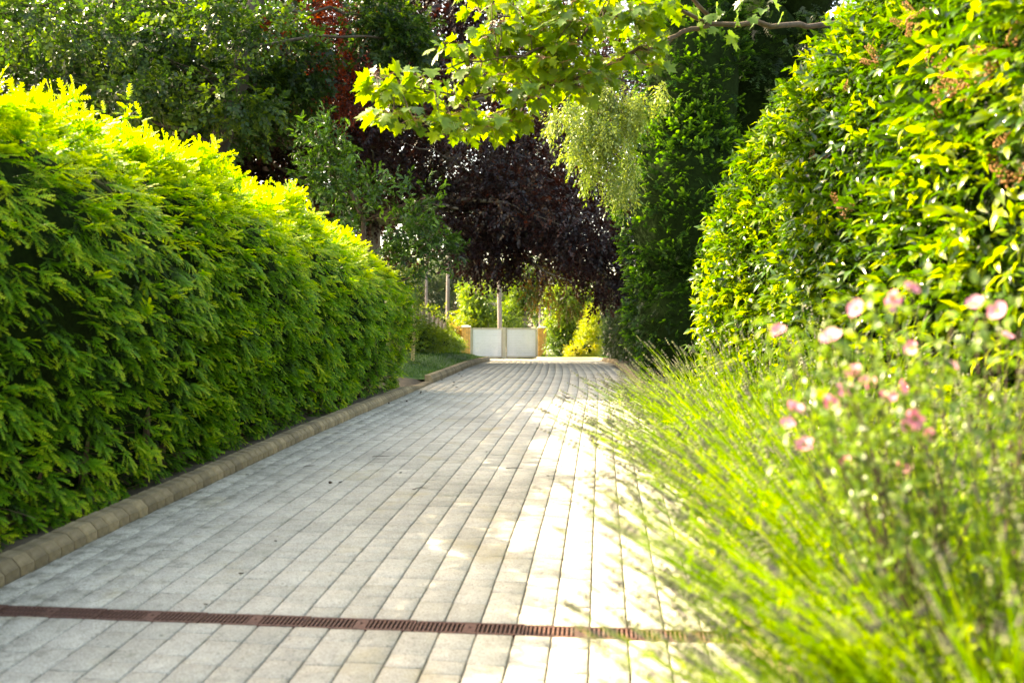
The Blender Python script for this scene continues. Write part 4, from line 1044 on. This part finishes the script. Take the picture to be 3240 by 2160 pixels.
gpost(1697.4, 1702, -.01, 'narrow pale gate post against the right brick pillar')
# black arched bracket at the right pillar
p = at(1721, 1126, 50.4)
bk = thing('bracket', (p.x, 50.4, float(G(50.4)) + .12), 'small black arched metal bracket on the ground by the right pillar', 'bracket')
m = MB(); m.tube([(.02, 0, .02), (.06, 0, .10), (.12, 0, .135), (.20, 0, .12), (.25, 0, .05)], .018, 6); m.build('arch', M_BLACK, bk, smooth=True)
m = MB(); m.box((-.14, -.05, 0), (.03, .05, .12), bev=.01); m.build('block', M_BLACK, bk)

# ------------------------------------------------------------------ wooden stake, fence, clipped hedge on the left
p = at(1306, 1142, 20.0)
zb = float(lawn_z(np.array([p.x]), np.array([20.0]))[0])
sk = thing('wooden_stake', (p.x, 20, zb), 'weathered wooden post with a crossbar standing on the lawn', 'post')
m = MB(); H = at(0, 978, 20).z - zb
m.box((-.036, -.036, -.2), (.036, .036, H), M=Euler((0, R(2.2), 0)).to_matrix().to_4x4(), bev=.006); m.build('post', M_WOOD, sk)
m = MB(); m.box((-.62, -.08, H - .045), (.085, -.037, H + .045), bev=.006); m.build('crossbar', M_WOOD, sk)
m = MB(); m.box((-.57, -.036, -.2), (-.50, .036, H), bev=.006); m.build('rear_post', M_WOOD, sk)

fa, fb = at(1270, 950, 24.5), at(1407, 1026, 42)
fl = thing('wooden_fence', ((fa.x + fb.x) / 2, (fa.y + fb.y) / 2, float(lawn_z(np.array([fa.x]), np.array([33.]))[0])), 'weathered brown boarded fence stepping down behind the clipped hedge', 'fence')
n = 118; bme = []
for r in (.1, .35, .6, .9):
    q = MB(); q.box((-.062, -.009, 0), (.062, .009, 1), rnd=r); ob = q.build('board', M_FENCE, None); me = ob.data; bpy.data.objects.remove(ob); bme.append(me)
ang = math.atan2(fb.y - fa.y, fb.x - fa.x)
for i in range(n):
    t = (i + .5) / n; q = fa.lerp(fb, t); step = int(t * 8) / 8; tz = fa.lerp(fb, step + .0625).z
    zb = float(lawn_z(np.array([q.x]), np.array([q.y]))[0]) - .1
    o = link('board', bme[random.randrange(4)], None, fl); o.location = Vector((q.x, q.y, zb)) - fl.location; o.rotation_euler = (0, 0, ang + random.gauss(0, .01)); o.scale = (1, 1, tz - zb + random.uniform(-.012, .012))
for i in range(9):
    q = fa.lerp(fb, i / 8); zb = float(lawn_z(np.array([q.x]), np.array([q.y]))[0]) - .2
    m = MB(); hh = q.z - zb + .12; m.box((-.05, -.075, 0), (.05, .025, hh), M=Euler((0, 0, ang)).to_matrix().to_4x4(), bev=.008)
    o = m.build('post', M_FENCE, fl); o.location = Vector((q.x, q.y, zb)) - fl.location
    m = MB(); m.box((-.06, -.085, hh), (.06, .035, hh + .03), M=Euler((0, 0, ang)).to_matrix().to_4x4()); c_ = m.build('post_cap', M_BLACK, o)
# clipped green hedge in front of the fence
def lz(x, y): return float(lawn_z(np.array([x]), np.array([y]))[0])
hb = [at(1322, 1090, 26), at(1365, 1095, 31), at(1395, 1100, 36), at(1408, 1105, 40)]
for i, (q, r, h, lab, mt) in enumerate([(hb[0], .6, 1012, 'leafy green bush behind the wooden stake', L_MIX), (hb[1], .75, 1030, 'clipped yellow-green bush in front of the fence, middle of the row', L_MIX),
                                    (hb[2], .85, 1048, 'clipped bright green bush toward the gate end of the fence', L_MIX), (hb[3], .8, 1052, 'clipped bush at the foot of the fence nearest the gate', L_MIX)]):
    z = lz(q.x, q.y); h = (at(0, h, q.y).z - z) / 1.55
    shrub('garden_bush', (q.x, q.y, z), lab, 'bush', [((0, 0, h * .45), (r, r * 2.6, h * .55), 2), ((-.1, 0, h * .85), (r * .8, r * 2.4, h * .4), 1.3)], 950, GEN_SP, mt, 'bushes along the fence', core=.8, front=-.4,
          size=(.45, .8), droop=.1, out=.7, jit=.45, shell=.82, gap=-.9, tone=.72, tvar=.18)
q = at(1440, 1070, 51.6); shrub('shrub', (q.x, q.y, float(G(51.6))), 'rusty orange-tipped shrub beside the left brick pillar', 'shrub', [((0, 0, .7), (.5, .5, .75), 1), ((-.25, -.2, 1.35), (.55, .5, .6), 1)], 700, GEN_SP, L_RUST, core=.6, size=(.7, 1.1), tone=.42, tvar=.3, shell=.5)
q = at(1395, 985, 46); shrub('shrub', (q.x, q.y, float(G(46)) + .3), 'bright yellow-green bush looking over the fence', 'shrub', [((0, 0, 1.2), (.9, .9, 1.2), 1), ((-.6, 0, 1.8), (.8, .8, .8), 1)], 900, GEN_SP, L_GOLD, core=.5, size=(.7, 1.2), tone=.35, tvar=.25, shell=.5)
q = at(1285, 950, 23.0); shrub('shrub', (q.x - .2, q.y, lz(q.x, q.y)), 'yellow-leaved shrub peeping out between hedge end and stake', 'shrub', [((0, 0, 1.2), (.42, .5, .8), 1), ((-.05, 0, 1.75), (.4, .4, .35), .8)], 420, GEN_SP, L_GOLD, core=.5, size=(.45, .8), tone=.25, tvar=.25, shell=.5)
# wispy plant by the stake
rg = np.random.default_rng(61)
q = at(1262, 1150, 19.2); ws = thing('wispy_shrub', (q.x, q.y, lz(q.x, q.y)), 'wispy thin-stemmed shrub at the end of the yew hedge', 'shrub')
wb = [((q.x - .05, q.y, ws.location.z + .55), (.32, .4, .55), 1), ((q.x + .12, q.y, ws.location.z + 1.0), (.3, .35, .35), .6)]
crown('foliage', ws, wb, 330, SMALL_SP, L_MIX, rg, size=(.9, 1.6), droop=.5, out=.5, jit=.5, shell=.1, gap=-.5, tone=.4)
m = MB()
for i in range(12):
    pts, rr = limb((q.x, q.y, ws.location.z), (q.x + rg.normal() * .25, q.y + rg.normal() * .3, ws.location.z + rg.uniform(.7, 1.4)), .006, .003, rg, 5); m.tube(pts, rr, 4)
m.build('stems', M_TWIG, ws, off=tuple(ws.location))

# ------------------------------------------------------------------ shrubs beside the gate on the right
q = at(1783, 1100, 49.0); shrub('shrub', (q.x, q.y, float(G(49)) + .1), 'dark green rounded shrub right of the gate pillar', 'shrub', [((0, 0, .6), (.85, .8, .8), 1), ((.2, .2, 1.2), (.8, .8, .7), 1)], 1500, GEN_SP, L_MIX, core=.75, size=(.7, 1.1), tone=.32, tvar=.2, shell=.7)
q = at(1770, 1010, 48.2); shrub('young_maple', (q.x + .3, q.y + .6, float(G(48)) + .1), 'small maple with yellow-green leaves reaching over the right pillar', 'tree', [((-.3, 0, 2.2), (1.0, .8, .55), 1.2), ((-.75, -.3, 1.95), (.45, .4, .2), .3), ((.7, 0, 2.7), (.9, .8, .6), 1), ((0, 0, 3.3), (1.1, .9, .5), 1)], 900, BIG_SP, L_MIX, core=0, size=(.55, .9), tone=.78, tvar=.2, shell=.1, gap=-.2)
q = at(1862, 1070, 43.6); shrub('golden_shrub', (q.x, q.y, float(G(43.6)) + .1), 'tall golden yellow shrub glowing in the sun near the gate', 'shrub', [((0, 0, .7), (.55, .6, .8), 1), ((.02, 0, 1.45), (.42, .5, .6), 1), ((.1, 0, 2.0), (.25, .3, .5), .5)], 1700, GEN_SP, L_GOLD, core=0, size=(.5, .85), tone=.35, tvar=.2, shell=.2, gap=-.9, droop=.2)
q = at(1828, 1110, 43.0); shrub('golden_shrub', (q.x, q.y, float(G(43)) + .1), 'low orange-yellow shrub at the foot of the tall golden one', 'shrub', [((0, 0, .3), (.55, .5, .4), 1), ((.4, 0, .4), (.5, .5, .45), 1)], 800, GEN_SP, L_GOLD, core=.6, size=(.45, .75), tone=.75, tvar=.25, shell=.5)
q = at(1945, 1050, 47.0); shrub('shrub', (q.x, q.y, float(G(47.0)) + .1), 'large dark evergreen behind the golden shrub', 'shrub', [((0, 0, 1.2), (1.1, 1.1, 1.4), 1), ((.3, .3, 2.6), (1.1, 1.1, 1.5), 1)], 2200, GEN_SP, L_DARK, core=.75, size=(.8, 1.3), tone=.5, tvar=.2, shell=.7, front=-.3)

# ------------------------------------------------------------------ woodland beyond the gate
def pine(px, d, wpx, label, lean=0):
    b = at(px, 1080, d); z = float(G(d)); r = wpx / FPX * d / 2
    pts = [(b.x, d, z - .2), (b.x + lean * .1, d, z + 2), (b.x + lean * .3, d, z + 6), (b.x + lean * .6, d, z + 11), (b.x + lean, d, z + 17)]
    bl = [((b.x + lean * .6 + ox_, d + oy_, z + h), (2.0, 2.0, 1.2), 1) for ox_, oy_, h in [(0, 0, 9), (1.2, .5, 11), (-1.2, -.3, 12.5), (.3, 0, 15), (-.6, .6, 17)]]
    return tree('pine_tree', (b.x, d, z), label, 'tree', pts, [r * 1.15, r, r * .9, r * .7, r * .2], bl, 220, PINE_SP, L_PINE, M_BARK3, 'pines beyond the gate', twigs=2, seed=int(px), crown_kw=dict(size=(1.6, 2.6), droop=0, out=.5, jit=.6, shell=.2, gap=-.2, tone=.45))
pine(1415, 57, 12.5, 'straight pale pine trunk rising behind the end of the fence', .2)
pine(1583, 52.3, 15, 'thick grey pine trunk rising behind the middle of the gate', -.3)
pine(1707, 52.6, 7.5, 'slim dark pine trunk above the right gate pillar', .2)
pine(1349, 62, 9, 'far pine trunk seen above the fence left of the pale trunk', .0)
pine(1742, 59, 8, 'pale trunk half hidden by maple leaves right of the gate', -.2)
def btree(px, pyt, d, rpx, label, mt, tone, n=900, trunkw=.07, seed=0, sp=BIG_SP, rows=4, size=(.7, 1.2), name='background_tree', cat='tree'):
    b = at(px, 1080, d); z = float(G(d)); top = at(px, pyt, d).z - z; r = rpx / FPX * d
    rgx = np.random.default_rng(seed + int(px)); bl = []
    for i in range(rows):
        h = top * (.25 + .7 * (i + .5) / rows); k = r * (1 - .35 * abs((i + .5) / rows - .4))
        for j in range(3): bl.append(((b.x + rgx.uniform(-.6, .6) * r, d + rgx.uniform(-.6, .6) * r, z + h + rgx.normal() * .3), (k * .65, k * .65, top / rows * .55), 1))
    return tree(name, (b.x, d, z), label, cat, [(b.x, d, z - .2), (b.x + .05, d, z + top * .4), (b.x, d, z + top * .85)], [trunkw, trunkw * .8, .02], bl, n, sp, mt, M_BARK3, 'trees beyond the gate', twigs=1, seed=seed + int(px),
                crown_kw=dict(size=size, droop=-.2, out=.5, jit=.6, shell=.3, gap=-.15, tone=tone, tvar=.2))
btree(1520, 830, 54.5, 62, 'bright green young tree behind the left gate leaf', L_MIX, .66, 1000, .05, 1)
btree(1655, 860, 56, 62, 'dense mid green tree behind the right gate leaf', L_MIX, .45, 1400, .1, 2)
btree(1590, 800, 66, 90, 'tall green tree far behind the middle of the gate', L_MIX, .55, 1300, .15, 3)
btree(1350, 760, 68, 95, 'dark conifer at the left behind the fence', L_PINE, .5, 700, .15, 4, PINE_SP, size=(2.2, 3.4))
btree(1440, 800, 70, 80, 'grey-green conifer between the pale trunk and the gate', L_PINE, .6, 600, .15, 5, PINE_SP, size=(2.2, 3.4))
btree(1740, 830, 62, 80, 'green tree behind the right pillar', L_MIX, .6, 1100, .15, 6)
btree(1860, 800, 64, 100, 'shaded tree behind the golden shrub', L_MIX, .35, 1000, .15, 7)
btree(1230, 780, 64, 100, 'far tree mostly hidden by the end of the yew hedge', L_MIX, .4, 900, .15, 8)
btree(1700, 700, 84, 190, 'tall wood edge tree right of centre in the far distance', L_PINE, .4, 1200, .25, 9, size=(1.4, 2.0))
btree(1420, 700, 86, 200, 'tall wood edge tree left of centre in the far distance', L_PINE, .45, 1200, .25, 10, size=(1.4, 2.0))
for (px, pyt, d, rp, lab, mt, tone, sd) in [(1475, 1000, 53, 22, 'yellow-green bush just behind the left pillar', L_GOLD, .15, 21), (1545, 1012, 53.2, 24, 'low yellow bush behind the left gate leaf', L_MIX, .95, 22), (1625, 1010, 53.4, 26, 'low green bush behind the right gate leaf', L_MIX, .55, 23), (1680, 1012, 53.2, 22, 'leafy bush behind the right gate leaf near the pillar', L_MIX, .7, 24)]:
    btree(px, pyt, d, rp, lab, mt, tone, 420, .03, sd, GEN_SP, 2, (.8, 1.3), 'bush', 'bush')

# ------------------------------------------------------------------ lavender and pink shrub in the foreground
rg = np.random.default_rng(71)
def lavender(x, y, label, n, H, lean, spread, rg, tmax=1.25):
    z = gz(x, y); t = thing('lavender', (x, y, z), label, 'lavender', 'lavender clumps along the right kerb')
    V = []; F = []; r = []; V2 = []; F2 = []; r2 = []; V3 = []; F3 = []; r3 = []
    for i in range(n):
        a = rg.uniform(0, 2 * math.pi); s = spread * math.sqrt(rg.random())
        d0 = np.array([math.cos(a) * s + lean[0], math.sin(a) * s * .8 + lean[1], 1.0]); hz_ = math.hypot(d0[0], d0[1]); d0[:2] *= min(1, tmax / hz_) if hz_ > tmax else 1; d0 /= np.linalg.norm(d0)
        L = H * rg.uniform(.65, 1.12); b0 = np.array([math.cos(a), math.sin(a), 0]) * .16 * rg.random() + np.array([0, 0, .02])
        bend = np.array([d0[0], d0[1], -.25]) * .22 * L * rg.uniform(.4, 1.5)
        pts = [b0 + d0 * L * q + bend * q * q for q in np.linspace(0, 1, 6)]
        tone = float(np.clip(rg.normal(.5, .25), 0, 1)); w = .0014
        sd = np.cross(d0, (0, 0, 1)); sd /= np.linalg.norm(sd) + 1e-9; up = np.cross(sd, d0)
        for j in range(5):
            for ax in (sd, up):
                k = len(V); V += [pts[j] - ax * w, pts[j] + ax * w, pts[j + 1] + ax * w * .8, pts[j + 1] - ax * w * .8]; F.append((k, k + 1, k + 2, k + 3)); r += [tone] * 4
        # narrow leaves on the lower two thirds
        for j in range(12):
            q = rg.uniform(.15, .72) if j < 10 else rg.uniform(.7, .88); p = b0 + d0 * L * q + bend * q * q; an = rg.uniform(0, 6.28); dd = d0 * .8 + (sd * math.cos(an) + up * math.sin(an)) * .75
            l = rg.uniform(.035, .075) * (1 if j < 10 else .6); ww = np.cross(dd, rg.normal(size=3)); ww = ww / (np.linalg.norm(ww) + 1e-9) * .0034; k = len(V3)
            V3 += [p, p + dd * l * .5 + ww, p + dd * l, p + dd * l * .5 - ww]; F3.append((k, k + 1, k + 2, k + 3)); r3 += [float(np.clip(tone + .1 + rg.normal() * .22, 0, 1))] * 4
        # bud spike: tiers of small buds
        tip = pts[5]; td = pts[5] - pts[4]; td /= np.linalg.norm(td); sl = rg.uniform(.03, .06)
        for j in range(4):
            c = tip + td * sl * j / 3; rr = .0068 * (1 - .45 * j / 3) * rg.uniform(.8, 1.2)
            k = len(V2); V2 += [c + td * .009, c + sd * rr, c + up * rr, c - sd * rr, c - up * rr, c - td * .007]
            F2 += [(k, k + 1, k + 2), (k, k + 2, k + 3), (k, k + 3, k + 4), (k, k + 4, k + 1), (k + 5, k + 2, k + 1), (k + 5, k + 3, k + 2), (k + 5, k + 4, k + 3), (k + 5, k + 1, k + 4)]; r2 += [float(np.clip(rg.normal(.45, .25), 0, 1))] * 6
    link('stems', mesh_from_arrays('stems', np.array(V), np.array(F), r), L_LAV, t, 'stuff')
    link('leaves', mesh_from_arrays('leaves', np.array(V3), np.array(F3), np.clip(r3, 0, 1)), L_LAV, t, 'stuff')
    link('flower_spikes', mesh_from_arrays('flower_spikes', np.array(V2), np.array(F2), r2), L_SPIKE, t, 'stuff')
    return t
lavender(1.0, 1.15, 'nearest lavender clump, out of focus at the lower right', 520, .80, (-.35, .1), 1.3, rg, .8)
lavender(1.12, 1.7, 'second lavender clump, its blurred stems arching over the drive', 950, .92, (-.4, .10), 1.5, rg, .95)
lavender(1.22, 2.3, 'third lavender clump, below the pink-flowered shrub', 850, .98, (-.4, .05), 1.4, rg, 1.0)
lavender(1.32, 3.1, 'fourth lavender clump, reaching toward the end of the drain', 600, .98, (-.4, .0), 1.3, rg, 1.0)
lavender(1.4, 4.1, 'fifth lavender clump, just past the end of the drain', 400, 1.08, (-.45, .0), 1.3, rg)
lavender(1.5, 5.1, 'sixth lavender clump, spilling over the right kerb', 340, 1.0, (-.45, .0), 1.3, rg)
lavender(1.6, 6.2, 'seventh lavender clump, in front of the laurel hedge foot', 280, .95, (-.4, .0), 1.2, rg)
lavender(1.7, 7.4, 'eighth lavender clump, low against the right kerb', 260, .8, (-.4, .0), 1.2, rg)
lavender(1.85, 8.8, 'farthest lavender clump along the right kerb', 240, .75, (-.35, .0), 1.2, rg)

FL = [(980, 260), (1270, 295), (1415, 135), (1580, 120), (1710, 25), (2070, 110), (2195, 150), (1720, 355), (1945, 455), (1400, 495), (1475, 545), (1345, 585), (1655, 570), (1580, 630), (1260, 660), (1065, 690), (1030, 770), (1125, 890), (1360, 970), (1710, 790), (1800, 830), (1670, 1010), (1730, 740), (1605, 85), (2240, 290)]
pb = Vector((1.12, 2.1, gz(1.12, 2.1)))
ps = thing('pink_flowered_shrub', pb, 'loose shrub with small pink flowers, out of focus on the right', 'shrub')
# petals: five cupped petals and a pale centre
pm = []
for r in (.35, .55, .8):
    V = []; F = []
    for (y_, w_) in [(0, .12), (.35, .42), (.7, .52), (1, .3)]: V += [(-w_, y_, .25 * y_ * y_ + .08), (0, y_, .25 * y_ * y_), (w_, y_, .25 * y_ * y_ + .08)]
    for i in range(3):
        a = i * 3; F += [(a, a + 1, a + 4, a + 3), (a + 1, a + 2, a + 5, a + 4)]
    me = mesh_from_arrays('petal', np.array(V) * .023, np.array(F), [r] * 12, True); me.materials.append(L_PETAL); pm.append(me)
sm = MB(); leafP = []
for i, (cx_, cy_) in enumerate(FL):
    px_, py_ = 1900 + cx_ * .574, 900 + cy_ * .574; d = 1.75 + .5 * rg.random() + .0002 * (px_ - 2400)
    c = at(px_, py_, d)
    f = MB(); f.tube([(0, 0, -.006), (0, 0, .004), (0, 0, .007)], [.003, .005, .001], 7); fo = f.build('flower', L_GOLD, ps); fo.location = c - pb
    fo.rotation_euler = (rg.uniform(.5, 1.5), rg.uniform(-.4, .4), rg.uniform(-.9, .9)); fo.scale = (1.0,) * 3 if i % 4 else (.75,) * 3
    for k in range(5):
        o = link('petal', pm[rg.integers(0, 3)], None, fo); o.rotation_euler = (R(rg.uniform(0, 22)), 0, k * 2 * math.pi / 5)
    root = pb + Vector((rg.normal() * .06, rg.normal() * .06, 0))
    pts, rr = limb(root, c - Vector((0, 0, .01)), .004, .0014, rg, 7, .03, .04); sm.tube(pts, rr, 4, cap=False)
    for q in pts[4:]:
        for _ in range(9): leafP.append(Vector(q) + Vector(rg.normal(size=3)) * .045)
for i in range(45):
    c = at(rg.uniform(2450, 3400), rg.uniform(930, 1400), 1.9 + .5 * rg.random()); pts, rr = limb(pb + Vector(rg.normal(size=3)) * .05, c, .004, .0014, rg, 7, .03, .05); sm.tube(pts, rr, 4, cap=False)
    for q in pts[4:]:
        for _ in range(9): leafP.append(Vector(q) + Vector(rg.normal(size=3)) * .05)
sm.build('stems', M_TWIG, ps, kind='stuff', off=tuple(pb))
m_ = len(leafP); LP = np.array([tuple(q) for q in leafP]); D = rg.normal(size=(m_, 3)) + np.array([-.3, -.2, .3]); U = rg.normal(size=(m_, 3)) * .5 + np.array([-.3, 0, 1])
scatter('leaves', [leaf_oval(.5, .08, .2)], LP, frames(D, U), rg.uniform(.022, .04, m_), rg.normal(.62, .18, m_), L_MIX, ps, 'stuff', True, tuple(pb))

# ------------------------------------------------------------------ litter on the drive
def ground_hit(px, py):
    lo, hi = 2.0, 45.0
    for _ in range(50):
        md = (lo + hi) / 2
        if at(px, py, md).z > float(G(md)): lo = md
        else: hi = md
    p = at(px, py, lo); return Vector((p.x, p.y, float(G(p.y))))
cone = MB(); cone.tube([(0, -.012, .009), (0, -.006, .010), (0, .004, .010), (0, .014, .008)], [.003, .009, .008, .002], 7)
M_LITTER = rough_mat('dead_leaf', (.03, .02, .012), (.07, .045, .025), 30, .9)
def curl(s):
    V = []; F = []
    for i, (y_, w_) in enumerate([(-.03, .004), (-.012, .02), (.01, .017), (.03, .002)]): V += [(-w_, y_, .010 + abs(y_) * .2), (0, y_, .003), (w_, y_, .012 + abs(y_) * .1)]
    for i in range(3):
        a = i * 3; F += [(a, a + 1, a + 4, a + 3), (a + 1, a + 2, a + 5, a + 4)]
    return np.array(V) * s, F
for (px, py, nm) in [(1045, 1530, 'c'), (1287, 1271, 'c'), (1231, 1277, 'c'), (1332, 1241, 'l'), (1330, 1244, 'c')]:
    p = ground_hit(px, py); me = cone
    o = me.build('fallen_cone', M_LITTER, None, smooth=True); o.location = p; o.rotation_euler = (0, 0, random.uniform(0, 6)); o.scale = (1.2,) * 3
    tag(o, 'tiny dark cone lying on the pavers of the drive', 'cone', 'fallen cones on the drive')
for i in range(34):
    px, py = [(1434, 1220), (1445, 1226), (1460, 1190), (1452, 1185), (1465, 1173), (1437, 1211), (1398, 1203), (1350, 1222)][i] if i < 8 else (random.uniform(600, 1900), 1150 + 900 * random.random() ** 2.2)
    p = ground_hit(px, py)
    if p.x < XL(p.y) + .05 or p.x > XR(p.y) - .05: continue
    V, F = curl(random.uniform(.2, .6) if i >= 8 else random.uniform(.8, 1.3)); o = link('dead_leaf', mesh_from_arrays('dead_leaf', V, F, None, True), M_LITTER); o.location = p + Vector((0, 0, .001)); o.rotation_euler = (0, 0, random.uniform(0, 6))
    tag(o, 'small curled dead leaf lying on the pavers of the drive', 'leaf', 'dead leaves on the drive')
for (px, py, L, a) in [(1206, 1445, .16, .2), (1628, 1482, .15, .1), (1335, 1545, .1, .3), (980, 1475, .12, .8), (1470, 1209, .3, .1), (1680, 1238, .25, .05)]:
    p = ground_hit(px, py); m = MB(); m.tube([(-L / 2, 0, .006), (-L * .1, .01, .008), (L * .2, -.004, .006), (L / 2, .008, .005)], [.003, .0028, .002, .001], 5); m.tube([(0, .004, .007), (L * .15, .04, .006)], [.002, .001], 4)
    o = m.build('twig', M_LITTER, None); o.location = p; o.rotation_euler = (0, 0, a)
    tag(o, 'thin fallen twig lying on the pavers of the drive', 'twig', 'fallen twigs on the drive')
